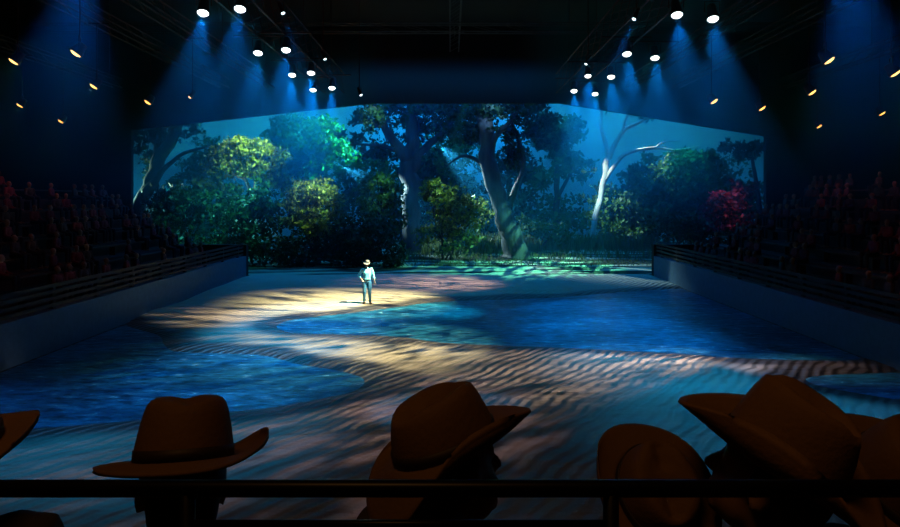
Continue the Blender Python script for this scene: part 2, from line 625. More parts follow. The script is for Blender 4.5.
pool_px = {
    'mid': [(277, 325), (300, 318), (350, 313), (400, 306.5), (440, 301.5), (500, 299.5), (560, 297), (620, 292), (680, 288.5),
            (715, 291), (760, 303), (815, 322), (858, 345), (884, 357.5), (830, 360), (740, 357.5), (680, 353.5), (620, 350), (560, 347),
            (500, 345), (440, 342), (400, 336.5), (340, 334), (290, 332)],
    'left': [(104, 326), (112, 322.5), (128, 326), (158, 335), (164, 344), (175, 351), (215, 353), (262, 355), (300, 364), (342, 371),
             (364, 379), (355, 390), (320, 398), (270, 407), (200, 414), (110, 422), (30, 428), (-80, 432), (-110, 415), (-40, 388), (45, 352)],
    'right': [(806, 378), (830, 374.5), (870, 373), (930, 373), (990, 386), (1010, 404), (950, 403), (900, 399), (860, 393), (818, 385)],
}
pools = {}
for k_, pts in pool_px.items():
    w = [G(x, y) for x, y in pts]
    w = [Vector((max(-XS + 0.06, min(XS - 0.06, p.x)), p.y, 0)) for p in w]
    sp = smooth_poly(w, 7)
    pools[k_] = [Vector((max(-XS + 0.05, min(XS - 0.05, p.x)), p.y, 0)) for p in sp]


def seg_dist(px, py, poly):
    d = np.full(px.shape, 1e9)
    inside = np.zeros(px.shape, bool)
    n = len(poly)
    for i in range(n):
        ax, ay = poly[i].x, poly[i].y
        bx, by = poly[(i + 1) % n].x, poly[(i + 1) % n].y
        dx, dy = bx - ax, by - ay
        L = dx * dx + dy * dy + 1e-12
        t = np.clip(((px - ax) * dx + (py - ay) * dy) / L, 0, 1)
        d = np.minimum(d, np.hypot(px - ax - t * dx, py - ay - t * dy))
        c = ((ay > py) != (by > py)) & (px < (bx - ax) * (py - ay) / (by - ay + 1e-12) + ax)
        inside ^= c
    return np.where(inside, -d, d)


y0s, y1s = 3.2, YE + 1.0
nx, ny = 150, 230
gx, gy = np.meshgrid(np.linspace(-XS, XS, nx), np.linspace(y0s, y1s, ny))
dist = np.minimum.reduce([seg_dist(gx, gy, p) for p in pools.values()])
rng = np.random.default_rng(3)
wob = np.array([[mnoise.noise(Vector((x * 0.5, y * 0.5, 1.7))) for x in gx[0]] for y in gy[:, 0]])
wet = np.clip((1.35 - dist - 0.5 * wob) / 0.75, 0, 1)
wet = wet * wet * (3 - 2 * wet)
bank = np.clip(dist / 0.5, -1, 1)
dune = np.array([[mnoise.noise(Vector((x * 0.18, y * 0.3, 7.0))) for x in gx[0]] for y in gy[:, 0]])
gz = -0.012 + 0.05 * np.clip(dist / 0.35, -1, 1) + 0.09 * np.clip((dist - .2) / 1.5, 0, 1) * (dune + 0.2)
gz = np.maximum(gz, -0.16)
GRID = (gx, gy, gz)


def ground(x, y):
    i = int(round((x + XS) / (2 * XS) * (nx - 1))); j = int(round((y - y0s) / (y1s - y0s) * (ny - 1)))
    i = max(0, min(nx - 1, i)); j = max(0, min(ny - 1, j))
    return float(gz[j, i])


vs = np.stack([gx, gy, gz], -1).reshape(-1, 3)
fs = [(j * nx + i, j * nx + i + 1, (j + 1) * nx + i + 1, (j + 1) * nx + i) for j in range(ny - 1) for i in range(nx - 1)]
sand = mesh_obj('floor_sand', vs, fs, mat_sand(), smooth=True)
sand['kind'] = 'structure'
at = sand.data.attributes.new('wet', 'FLOAT', 'POINT')
at.data.foreach_set('value', wet.reshape(-1).astype(np.float32))

water = mat_water()
plabel = {'mid': 'large blue pool curving across the middle of the sand floor',
          'left': 'blue pool along the left arena wall, behind the leftmost full hat',
          'right': 'small blue pool at the right edge behind the biggest hat'}
for k_, poly in pools.items():
    n = len(poly)
    vs = [(p.x, p.y, -0.012) for p in poly] + [(p.x, p.y, -0.03) for p in poly]
    bm = bmesh.new()
    vv = [bm.verts.new(v) for v in vs[:n]]
    f = bm.faces.new(vv)
    bmesh.ops.triangulate(bm, faces=[f])
    bm.verts.index_update()
    top = [tuple(v.index for v in f.verts) for f in bm.faces]
    bm.free()
    fs = top + [tuple(i + n for i in reversed(t)) for t in top] + [(i, (i + 1) % n, (i + 1) % n + n, i + n) for i in range(n)]
    o = mesh_obj('water_pool', vs, fs, water)
    o.data.update()
    tag(o, plabel[k_], 'pool')

# arena edge: low walls with timber fences on top
for s, side in ((-1, 'left'), (1, 'right')):
    w = MB().box((s * (XS + 0.2), (2.2 + YE) / 2, 0.5), (0.4, YE - 2.2, 1.4)).build('wall_arena_' + side, M['pit_wall'])
    structure(w)
    w = MB().box((s * (XS + 6.8), YE + 0.2, 0.825), (12.8 + 1.4 * 0 + 0.8, 0.4, 2.05)).build('wall_return_' + side, M['fence'])
    structure(w)
    f = thing('timber_fence', 'dark timber fence on top of the low wall, %s side of the arena' % side, 'fence', (s * (XS + 0.2), 2.4, 1.2))
    k = 0
    for y in np.arange(0.1, YE - 2.6, 2.4):
        MB().box((0, y, 0.36), (0.12, 0.14, 0.72)).build('post', M['fence'], f)
    for z in (0.12, 0.32, 0.52, 0.70):
        MB().box((-s * 0.075, (YE - 2.5) / 2, z), (0.03, YE - 2.6, 0.11)).build('rail', M['fence'], f)

# ------------------------------------------------------------------ side stands
TIERS = 8
X0, DX, Z0, DZ = 12.9, 0.95, 0.95, 0.50
for s, side in ((-1, 'left'), (1, 'right')):
    g = thing('grandstand', 'dark stepped grandstand along the %s side of the arena' % side, 'grandstand', (s * X0, 10, -0.2))
    g['kind'] = 'structure'
    mb = MB()
    for k in range(TIERS):
        h = Z0 + k * DZ + 0.2
        mb.box((s * (k * DX + DX / 2 - 0.35), 13, h / 2), (DX, 26, h))
    mb.build('steps', M['stand'], g)
    for k in range(TIERS):
        zf = Z0 + k * DZ + 0.2
        b = MB().box((s * (k * DX + 0.25), 13, zf + 0.42), (0.34, 26, 0.06))
        for y in np.arange(1, 26, 3.0):
            b.box((s * (k * DX + 0.25), y, zf + 0.2), (0.25, 0.08, 0.4))
        b.build('bench', M['bench'], g)

# ------------------------------------------------------------------ trusses and lamps
def truss(name, label, a, b, w, drop_top, cat='truss', lacing=1.2):
    a, b = Vector(a), Vector(b)
    t = thing(name, label, cat, tuple(a))
    L = (b - a).length
    d = (b - a).normalized()
    sx = d.cross(Vector((0, 0, 1))).normalized() * (w / 2)
    up = Vector((0, 0, w / 2))
    cs = [sx + up, sx - up, -sx + up, -sx - up]
    for c in cs:
        MB().tube([c, c + d * L], 0.03, 6).build('chord', M['steel'], t)
    mb = MB()
    m = int(L / lacing)
    for i in range(m):
        p, q = d * (L * i / m), d * (L * (i + 1) / m)
        for (u, v) in ((0, 1), (2, 3), (0, 2), (1, 3)):
            mb.tube([p + cs[u], q + cs[v]], 0.014, 5)
    mb.build('lacing', M['steel'], t)
    for fr in (0.04, 0.35, 0.65, 0.96):
        p = d * (L * fr) + up
        MB().tube([p, Vector((p.x, p.y, drop_top - a.z))], 0.02, 6).build('hanger', M['steel'], t)
    return t


TZ = 10.5
for s, side in ((-1, 'left'), (1, 'right')):
    truss('lighting_truss', 'lighting truss carrying the bright blue-white lamps, %s half of the roof' % side,
          (s * 6.05, 13.5, TZ), (s * 6.05, 34, TZ), 1.0, 14.6)
    truss('lighting_truss', 'thin truss of amber lamps over the edge of the arena, %s side' % side,
          (s * 9.4, 13.5, TZ), (s * 9.4, 34, TZ), 0.45, 14.6)
    truss('lighting_truss', 'thin truss of amber lamps over the lower rows of the %s stand' % side,
          (s * 11.8, 13.5, TZ), (s * 11.8, 34, TZ), 0.45, 14.6)
    truss('lighting_truss', 'thin truss of amber lamps over the upper rows of the %s stand' % side,
          (s * 17.4, 13.5, TZ), (s * 17.4, 34, TZ), 0.45, 14.6)
truss('roof_truss', 'dark roof truss running down the middle of the ceiling', (0.25, 9, 13.2), (0.25, 37.5, 13.2), 0.5, 14.6)
for k, y in enumerate((15.5, 20.5, 25.5, 31.0)):
    nm = ('nearest', 'second', 'third', 'farthest')[k]
    truss('cross_truss', '%s dark truss crossing the roof from side to side' % nm, (-19, y, 12.6), (19, y, 12.6), 0.4, 14.6, lacing=1.6)


def lamp(name, label, group, loc, aim, lens_r, length, lens_mat, top_z, flare=1.0):
    """a lamp can: the lens sits at loc, facing aim; yoke and stem go up to the truss"""
    t = thing(name, label, 'stage light', loc, 0, group)
    d = (Vector(aim) - Vector(loc)).normalized()
    q = d.to_track_quat('Z', 'Y').to_matrix().to_4x4()
    r = lens_r
    prof = [(r * 0.45, -length), (r * 0.75, -length * 0.92), (r * 0.85, -length * 0.5), (r * 1.08, -0.06), (r * 1.12 * flare, 0.02),
            (r * 1.0 * flare, 0.02), (r * 0.98, -0.03)]
    MB().lathe(prof, 20, q).build('housing', M['fixture'], t, smooth=True)
    MB().lathe([(r * 0.97, -0.02), (r * 0.97, -0.008), (r * 0.75, r * 0.22), (r * 0.4, r * 0.36), (0.01, r * 0.40)], 24, q).build('lens', lens_mat, t)
    c = q @ Vector((0, 0, -length * 0.5))
    sx = q.to_3x3() @ Vector((1, 0, 0))
    if abs(sx.z) > 0.7: sx = q.to_3x3() @ Vector((0, 1, 0))
    hx = Vector((sx.x, sx.y, 0)).normalized() * (r * 1.3)
    topp = Vector((0, 0, 1)) * max(c.z + r * 1.6 + 0.05, length * 0.75) + Vector((c.x, c.y, 0))
    MB().tube([c + hx, c + hx + Vector((0, 0, topp.z - c.z)), c - hx + Vector((0, 0, topp.z - c.z)), c - hx], 0.018, 6).build('yoke', M['steel'], t)
    MB().tube([topp, Vector((topp.x, topp.y, top_z - loc[2]))], 0.02, 6).build('stem', M['steel'], t)
    bar = .85 if lens_mat == M['lens_blue'] else .42
    if top_z < 14:              # clamp bar across the two chords of the truss
        z = top_z - loc[2]
        MB().tube([(topp.x - bar, topp.y, z), (topp.x + bar, topp.y, z)], 0.03, 8).build('clamp_bar', M['steel'], t)
    return t, d


BIG = 'blue-white lamps pointing down from the two main trusses'
bigs = [(203, 13, 'L', 'outer lamp of the nearest pair'), (240, 9, 'L', 'inner lamp of the nearest pair'),
        (258, 53, 'L', 'outer lamp of the second pair'), (286, 50, 'L', 'inner lamp of the second pair'),
        (292, 75, 'L', 'outer lamp of the third pair'), (311, 73, 'L', 'inner lamp of the third pair'),
        (313, 90, 'L', 'outer lamp of the farthest pair'), (332, 88, 'L', 'inner lamp of the farthest pair'),
        (713, 19, 'R', 'outer lamp of the nearest pair'), (677, 15, 'R', 'inner lamp of the nearest pair'),
        (655, 58, 'R', 'outer lamp of the second pair'), (627, 54, 'R', 'inner lamp of the second pair'),
        (611, 77, 'R', 'outer lamp of the third pair'), (588, 76, 'R', 'inner lamp of the third pair'),
        (595, 94, 'R', 'outer lamp of the farthest pair'), (574, 91, 'R', 'inner lamp of the farthest pair')]
for px, py, sd, nm in bigs:
    Y = FP * (9.4 - CH) / (HZ - py)
    p = P(px, py, Y)
    t, d = lamp('stage_lamp', 'bright blue-white round lamp on the %s main truss, %s' % ('left' if sd == 'L' else 'right', nm), BIG,
                tuple(p), (p.x * .90, p.y - 4.6, 0), 0.15 if nm != 'inner lamp of the third pair' or sd == 'L' else 0.13, 0.5, M['lens_blue'], TZ - 0.5)
    e = 680.0 if 'nearest' in nm else (1300.0 if 'second' in nm else 1900.0)
    spot('lamp_beam', tuple(p + d * 0.13), tuple(p + d), 38, e, (0.008, 0.36, 1.0), 0.6, 0.10)

# narrow white profile lamps aimed at the middle of the arena
NAR = 'small white lamps with narrow slanting beams'
narrow = [(283, 13, 9.6, (-.6, 13.5, 0), 'beside the nearest lamp pair of the left main truss', 900),
          (325, 59, 9.6, (0, 19, 0), 'in the dark between the left truss and the roof middle', 500),
          (361, 95, 9.3, (0.5, 26, 0), 'just above the big forked tree, left of centre', 400),
          (634, 19, 9.6, (.4, 13.5, 0), 'beside the nearest lamp pair of the right main truss', 800),
          (586, 64, 9.6, (0, 20, 0), 'faint, above the third lamp pair of the right main truss', 400)]
for px, py, z, aim, nm, e in narrow:
    Y = FP * (z - CH) / (HZ - py)
    p = P(px, py, Y)
    t, d = lamp('profile_lamp', 'small white narrow-beam lamp ' + nm, NAR, tuple(p), aim, 0.06 if py < 90 else 0.075, 0.45, M['lens_white'], 14.6)
    spot('profile_beam', tuple(p + d * 0.09), tuple(p + d), 13, e, (0.05, 0.36, 1.0), 0.6, 0.05)

AMB = 'amber lamps hanging over the side stands'
ambers = [(14, 61, -11.8, 'nearest lamp at the left picture edge, over the lower rows'), (76, 53, -9.4, 'highest on the left, over the arena edge'),
          (94, 86, -11.8, 'left side, below and right of the highest left one'), (20, 105, -17.4, 'left side, at the picture edge over the upper rows'),
          (61, 121, -17.4, 'lowest of the left side, over the upper rows'), (148, 102, -11.8, 'left side, just above the left end of the stage opening'),
          (190, 97, -9.4, 'small and pale, above the yellow-green tree'),
          (829, 60, 9.4, 'highest on the right'), (812, 92, 11.8, 'right side, midway below the highest right one'),
          (819, 126, 17.4, 'lowest of the right side'), (762, 108, 11.8, 'at the right top corner of the stage opening'),
          (714, 101, 9.4, 'above the right part of the stage opening'), (882, 113, 17.4, 'right side, over the upper rows near the picture edge'),
          (895, 73, 11.8, 'right side, cut by the picture edge')]
for px, py, X, nm in ambers:
    Y = X * FP / (px - 450)
    p = P(px, py, Y)
    s = 1 if X > 0 else -1
    small = px in (190,)
    t, d = lamp('amber_lamp', 'amber lamp ' + nm, AMB, tuple(p), (p.x + s * 3.2, p.y - 1.5, p.z - 5), 0.08 if small else 0.15, 0.3,
                M['lens_amber'], TZ - 0.22, 1.0)
    if px in (14, 20, 61, 94, 819, 812, 882, 895):
        spot('amber_beam', tuple(p + d * 0.13), (p.x + s * 2.5, p.y, 2.5), 75, 26, (1.0, 0.13, 0.08), 0.7, 0.08)

# unseen warm key light on the man, placed inward clear of the haze
man_xy = G(367, 305)
spot('man_spot', (2.0, 25.4, 10.6), (man_xy.x - .2, man_xy.y + 0.2, 0.3), 42, 28000, WARM, 1.0, 0.08, (20, 7, .30, .56, 0.4))
spot('man_spot', (2.2, 24.6, 10.6), (man_xy.x, man_xy.y, 1.1), 5.5, 20000, (0.45, 1.0, 0.92), 1.0, 0.05)  # unseen narrow spot added to brighten the man's aqua shirt
spot('sand_fill', (1.8, 25.0, 8.6), tuple(G(262, 316)), 25, 11000, (1.0, 0.74, 0.48), 1.0, 0.1, (26, 9, .40, .60, 1.3))  # unseen warm spots added to brighten bands of the sand
spot('sand_fill', (2.4, 22.6, 7.6), tuple(G(370, 345)), 54, 7000, (1.0, 0.80, 0.44), 1.0, 0.1, (22, 9, .36, .58, 4.1))
spot('sand_fill', (11.1, 20.4, 2.5), tuple(G(575, 366)), 40, 5000, (1.0, 0.70, 0.58), 1.0, 0.1, (24, 10, .38, .60, 7.7))
spot('sand_fill', (2.0, 19.0, 7.6), tuple(G(790, 367)), 20, 3000, (1.0, 0.64, 0.58), 1.0, 0.1)
spot('sand_fill', (2.6, 33.5, 7.0), tuple(G(440, 284)), 60, 3600, (1.0, 0.62, 0.52), 1.0, 0.1, (26, 5, .44, .60, 2.2))
spot('sand_fill', (2.4, 16.0, 7.6), tuple(G(340, 425)), 64, 700, (1.0, 0.58, 0.62), 1.0, 0.1, (20, 6, .48, .62, 9.2))
spot('pool_fill', (2.6, 30.0, 10.0), tuple(G(440, 312)), 20, 9000, (0.02, 0.75, 0.85), 1.0, 0.1, (60, 60, .3, .7, 3))  # unseen teal spot added to brighten the middle pool
# more blue lamps nearer than the picture shows
for x, y, tx in ((-8.4, 15.0, -8.8), (-11.2, 14.6, -12.0), (8.8, 14.6, 9.2), (12.0, 14.6, 12.8)):
    spot('near_beam', (x, y, 10.2), (tx, y - 2.0, 0), 44, 900, (0.006, 0.30, 1.0), 1.0, 0.1)

# ------------------------------------------------------------------ the planted stage: ground, trees, shrubs
def gz_stage(x, y):
    return 0.0 + 0.05 * max(0, y - 41.0) + 0.10 * mnoise.noise(Vector((x * 0.22, y * 0.5, 3.0))) * min(1, max(0, y - 39))


vs, fs = [], []
nx2, ny2 = 90, 44
for j in range(ny2 + 1):
    for i in range(nx2 + 1):
        x = -29 + 58 * i / nx2
        y = 38.0 + 21.5 * j / ny2
        vs.append((x, y, gz_stage(x, y) - 0.02))
for j in range(ny2):
    for i in range(nx2):
        a = j * (nx2 + 1) + i
        fs.append((a, a + 1, a + nx2 + 2, a + nx2 + 1))
structure(mesh_obj('floor_stage', vs, fs, mat_stage_ground(), smooth=True))


def leaf_mesh(clumps, seed, up=0.3):
    """clumps: (centre, radii, number, leaf length); leaves gather in puffs near the rim of each clump"""
    r = np.random.default_rng(seed)
    V, F = [], []
    base = 0
    for (c, rad, n, ls) in clumps:
        c = np.array(c); rad = np.array(rad)
        n = int(n * 1.9); m = max(7, n // 34); rad = rad * 1.12; ls = ls * 1.25
        d = r.normal(size=(m, 3)); d /= np.linalg.norm(d, axis=1)[:, None]
        pc = c + d * rad * (r.random((m, 1)) ** 0.4 * 0.85)
        k = r.integers(0, m, n)
        dd = r.normal(size=(n, 3)); dd /= np.linalg.norm(dd, axis=1)[:, None]
        pos = pc[k] + dd * (r.random((n, 1)) ** 0.5) * (rad * 0.10 + rad.mean() * 0.20) * np.array([1.2, 1.2, .55])
        ax = r.normal(size=(n, 3)); ax[:, 2] += up - 0.2
        ax /= np.linalg.norm(ax, axis=1)[:, None]
        b = r.normal(size=(n, 3)); b[:, 2] *= 0.5
        sd = np.cross(ax, b); sd /= np.linalg.norm(sd, axis=1)[:, None]
        nr = np.cross(ax, sd)
        L = (ls * (0.6 + 0.8 * r.random(n)))[:, None]
        w = L * 0.27
        q = np.stack([pos, pos + ax * L * 0.5 + sd * w + nr * L * 0.08, pos + ax * L, pos + ax * L * 0.5 - sd * w + nr * L * 0.08], 1)
        V.append(q.reshape(-1, 3))
        f = np.arange(n * 4).reshape(n, 4) + base
        F.append(f)
        base += n * 4
    return np.concatenate(V), np.concatenate(F)


def foliage(name, clumps, mat, parent, seed, up=0.3):
    V, F = leaf_mesh(clumps, seed, up)
    me = bpy.data.meshes.new(name)
    me.vertices.add(len(V)); me.vertices.foreach_set('co', V.reshape(-1).astype(np.float32))
    me.loops.add(F.size); me.loops.foreach_set('vertex_index', F.reshape(-1).astype(np.int32))
    me.polygons.add(len(F)); me.polygons.foreach_set('loop_start', np.arange(0, F.size, 4, dtype=np.int32))
    me.materials.append(mat)
    me.update(calc_edges=True)
    o = bpy.data.objects.new(name, me)
    COL.objects.link(o)
    o.parent = parent
    return o


def limb(mb, pts, rad, seed, n=9):
    """a limb with a gently irregular course and thickness"""
    pts = [Vector(p) for p in pts]
    out, rr = [], []
    for i in range(len(pts) - 1):
        p0, p1, p2, p3 = pts[max(0, i - 1)], pts[i], pts[i + 1], pts[min(len(pts) - 1, i + 2)]
        for s in range(5):
            t = s / 5
            q = 0.5 * ((2 * p1) + (p2 - p0) * t + (2 * p0 - 5 * p1 + 4 * p2 - p3) * t * t + (3 * p1 - p0 - 3 * p2 + p3) * t ** 3)
            ra = rad[i] * (1 - t) + rad[i + 1] * t
            q += Vector((mnoise.noise(q * 0.9 + Vector((seed, 0, 0))), mnoise.noise(q * 0.9 + Vector((0, seed, 9))), 0)) * ra * 0.5
            out.append(q)
            rr.append(ra * (1 + 0.12 * mnoise.noise(q * 1.3)))
    out.append(pts[-1]); rr.append(rad[-1])
    mb.tube(out, rr, n)


def tree(name, label, base_px, Y, limbs, clumps, bark, leaf, seed, group=None, cat='tree', up=0.3):
    """limbs: lists of (px, py, dY, radius px); clumps: (px, py, dY, rx px, ry px, rdepth m, n, leaf m)"""
    k = Y / FP
    b = P(base_px, 0, Y)
    z0 = gz_stage(b.x, Y) - 0.05
    t = thing(name, label, cat, (b.x, Y, z0), 0, group)
    org = Vector((b.x, Y, z0))
    if limbs:
        for q, lb in enumerate(limbs):
            mb = MB()
            pts = [P(x, y, Y) + Vector((0, d, 0)) - org for x, y, d, r in lb]
            if q == 0: pts[0].z = 0.0
            limb(mb, pts, [r * k for x, y, d, r in lb], seed + q)
            mb.build('trunk' if q == 0 else 'branch', bark, t, smooth=True)
    if clumps:
        cl = [(tuple(P(x, y, Y) + Vector((0, d, 0)) - org), (rx * k, rd, ry * k), n, ls) for x, y, d, rx, ry, rd, n, ls in clumps]
        foliage('foliage', cl, leaf, t, seed, up)
    return t


TR = 'trees of the planted stage'
# big forked tree left of the middle
tree('gum_tree', 'big dark forked gum tree just right above the man on the sand', 412, 50,
     [[(412, 252, 0, 13), (411, 236, 0, 9.5), (411, 200, 0, 8.8), (410, 172, 0, 9), (409, 155, 0, 10)],
      [(410, 165, 0, 8), (402, 152, -.2, 6), (392, 139, -.4, 4.5), (383, 124, -.6, 3.6), (374, 106, -.8, 3), (366, 92, -1, 2.4)],
      [(409, 160, 0, 8), (412, 140, 0, 7), (411, 120, .3, 6.2), (413, 100, .5, 5.5), (416, 85, .5, 5)],
      [(411, 160, 0, 6), (422, 150, .4, 4), (436, 138, .6, 3), (448, 126, .8, 2.4), (456, 110, 1, 2)],
      [(404, 154, -.1, 3), (388, 148, -.8, 1.9), (372, 146, -1, 1.4), (352, 145, -1, 0.8)],
      [(384, 128, -.5, 2), (370, 124, -.9, 1.2), (356, 126, -1.2, 0.7)]],
     [(372, 118, -.8, 22, 16, 1.6, 420, .30), (398, 106, -.5, 40, 10, 2, 420, .30), (440, 112, .5, 36, 18, 2, 520, .30),
      (462, 128, .5, 22, 18, 1.5, 320, .3), (430, 100, 0, 50, 14, 2, 700, .3), (418, 128, 1, 34, 14, 1.6, 420, .3), (380, 150, .8, 26, 14, 1.6, 300, .3), (350, 140, -1, 14, 8, 1, 90, .3)],
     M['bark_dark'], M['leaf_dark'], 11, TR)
# leaning tree right of the middle
tree('gum_tree', 'big dark gum tree right of the picture middle, leaning left with a pale edge', 515, 46,
     [[(516, 259, 0, 15), (512, 242, 0, 11), (504, 215, 0, 9), (496, 190, 0, 8.5), (489, 160, 0, 8.5), (487, 135, 0, 8), (483, 112, .2, 7), (480, 92, .4, 6)],
      [(508, 205, 0, 4), (517, 186, .3, 3), (524, 165, .4, 2.6), (520, 140, .5, 2.2), (512, 118, .6, 1.6), (520, 100, .7, 1.2)],
      [(488, 150, 0, 4.5), (497, 135, -.4, 3), (508, 124, -.6, 2.2), (519, 108, -.8, 1.5)],
      [(490, 170, 0, 3), (474, 158, .5, 2), (460, 156, .6, 1.4), (446, 166, .8, .8)]],
     [(500, 108, 0, 48, 14, 2, 620, .27), (528, 120, .3, 26, 22, 1.5, 380, .27), (470, 112, .3, 30, 16, 1.5, 360, .27),
      (500, 135, -.3, 18, 10, 1, 120, .24), (500, 98, -.2, 70, 12, 2, 900, .27), (468, 135, .9, 24, 16, 1.2, 360, .27), (512, 150, 1.0, 22, 20, 1.2, 360, .27), (545, 130, .5, 22, 18, 1.5, 220, .27)],
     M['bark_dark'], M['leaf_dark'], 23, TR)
# slim pale tree on the right
tree('gum_tree', 'slim pale gum tree with a long bare branch reaching right', 590, 53,
     [[(590, 246, 0, 3.6), (593, 228, 0, 2.9), (598, 206, 0, 2.9), (603, 185, 0, 2.8), (606, 165, 0, 3), (609, 156, 0, 2.8)],
      [(608, 160, 0, 2.6), (605, 142, 0, 2.2), (601, 126, 0, 2), (602, 112, .2, 1.6), (598, 98, .3, 1.2)],
      [(609, 158, 0, 2.6), (616, 143, 0, 2.3), (625, 130, 0, 2.1), (640, 122, .2, 1.7), (652, 116, .3, 1.2)],
      [(605, 180, 0, 2.4), (613, 166, -.3, 2.0), (624, 155, -.5, 1.8), (640, 150, -.7, 1.6), (655, 149, -.8, 1.4), (672, 151, -1, 1.1), (694, 147, -1.2, .6)],
      [(623, 132, 0, 1.7), (625, 120, -.2, 1.3), (632, 108, -.3, .9)],
      [(652, 149, -.8, 1.0), (660, 143, -.9, .7), (676, 142, -1, .4)]],
     [(600, 104, .2, 18, 8, 1.5, 110, .3), (650, 112, .2, 18, 6, 1.5, 80, .3)],
     M['bark_pale'], M['leaf_mid'], 37, TR)
# far left tree
tree('gum_tree', 'dark double-trunked gum tree at the left end of the stage opening', 140, 47,
     [[(134, 250, 0, 8), (138, 214, 0, 6.5), (148, 186, 0, 6.5), (158, 164, 0, 6.5), (168, 145, 0, 6), (178, 126, 0, 5), (186, 108, 0, 4)],
      [(146, 192, -.3, 4.5), (158, 182, -.5, 3.4), (166, 172, -.7, 2.6), (175, 164, -.8, 2.2), (190, 154, -1, 1.8), (214, 148, -1.2, .8)],
      [(160, 160, 0, 5), (156, 145, .3, 4), (160, 128, .5, 3), (152, 112, .6, 2.4)]],
     [(150, 134, .6, 30, 9, 1.4, 300, .3), (140, 165, 1.0, 12, 26, 1, 200, .3), (186, 128, 0, 24, 10, 1.4, 150, .3)],
     M['bark_dark'], M['leaf_dark'], 41, TR)
# bright small tree
tree('small_tree', 'yellow-green sunlit small tree with pale forked stems, left part of the stage', 254, 46,
     [[(254, 240, 0, 3), (254, 215, 0, 2.6), (254, 196, 0, 2.6)],
      [(254, 200, 0, 2), (249, 188, 0, 1.6), (243, 172, 0, 1.2), (236, 156, 0, .8)],
      [(254, 200, 0, 2), (256, 186, -.2, 1.6), (258, 170, -.3, 1.2), (256, 150, -.4, .8)],
      [(254, 200, 0, 2), (263, 188, .1, 1.5), (270, 172, .2, 1.1), (272, 158, .2, .8)],
      [(246, 180, 0, 1.2), (232, 174, .3, .9), (220, 164, .4, .6)]],
     [(245, 152, 0, 36, 14, 1.8, 900, .25), (225, 166, 0, 24, 12, 1.6, 560, .25), (266, 160, 0, 24, 16, 1.6, 560, .25),
      (222, 150, .4, 20, 8, 1.4, 240, .25), (274, 180, -.4, 20, 12, 1.4, 340, .25), (246, 168, -.6, 22, 9, 1, 240, .25)],
     M['bark_pale'], M['leaf_bright'], 53, TR)
# round trees behind
tree('round_tree', 'rounded blue-green tree behind the yellow-green shrubs, left of the big forked tree', 312, 54,
     [[(312, 246, 0, 5), (311, 215, 0, 4.4), (310, 180, 0, 3.6), (310, 150, 0, 2.4)], [(311, 190, 0, 3), (294, 170, 0, 2), (284, 152, 0, 1.2)],
      [(311, 185, 0, 3), (328, 165, 0, 2), (338, 150, 0, 1.2)]],
     [(312, 150, 0, 40, 36, 3.2, 2000, .34), (292, 132, 0, 26, 18, 2.4, 640, .34), (300, 176, -.5, 34, 22, 2.4, 640, .34)],
     M['bark_dark'], M['leaf_mid'], 61, TR)
tree('round_tree', 'broad dark round-topped tree filling the right end of the stage', 700, 51,
     [[(700, 248, 0, 6), (700, 225, 0, 5), (700, 195, 0, 4), (702, 165, 0, 2.4)], [(700, 210, 0, 3.4), (676, 190, 0, 2.2), (660, 175, 0, 1.2)],
      [(700, 205, 0, 3.4), (722, 185, 0, 2.2), (738, 172, 0, 1.2)]],
     [(700, 194, 0, 50, 40, 3.0, 2600, .34), (668, 200, -.3, 34, 30, 2.4, 1100, .34), (728, 200, -.3, 28, 34, 2.4, 1000, .34), (700, 164, 0, 34, 14, 2.4, 640, .34)],
     M['bark_dark'], M['leaf_mid'], 67, TR)
tree('round_tree', 'dim blue-green tree far back between the leaning tree and the slim pale tree', 556, 55.4,
     [[(556, 246, 0, 4), (556, 220, 0, 3.6), (557, 180, 0, 2.8), (556, 140, 0, 1.8)], [(556, 200, 0, 2.2), (572, 170, 0, 1.4), (580, 150, 0, .8)]],
     [(556, 134, 0, 34, 24, 2.4, 900, .36), (570, 165, 0, 24, 16, 2, 420, .36), (540, 172, 0, 22, 16, 2, 300, .36), (556, 215, .2, 46, 22, 1.6, 700, .34)],
     M['bark_dark'], M['leaf_mid'], 71, TR)
tree('round_tree', 'dim tree far back between the two biggest trunks', 455, 55.4,
     [[(455, 246, 0, 4), (456, 215, 0, 3.6), (455, 180, 0, 2.8), (452, 150, 0, 1.8)], [(455, 200, 0, 2.2), (438, 176, 0, 1.4), (432, 160, 0, .8)]],
     [(452, 150, 0, 34, 26, 2, 720, .36), (450, 190, 0, 36, 26, 2, 720, .36), (386, 190, 0, 26, 24, 2, 420, .36)],
     M['bark_dark'], M['leaf_mid'], 73, TR)
tree('small_tree', 'small dark leafy tree at the right top corner of the stage opening', 752, 46,
     [[(762, 246, 0, 3), (760, 215, 0, 2.6), (757, 185, 0, 2.2), (752, 158, 0, 1.4)]],
     [(748, 152, 0, 14, 12, 1, 240, .3), (730, 146, 0, 12, 6, .8, 70, .3)],
     M['bark_dark'], M['leaf_dark'], 79, TR)

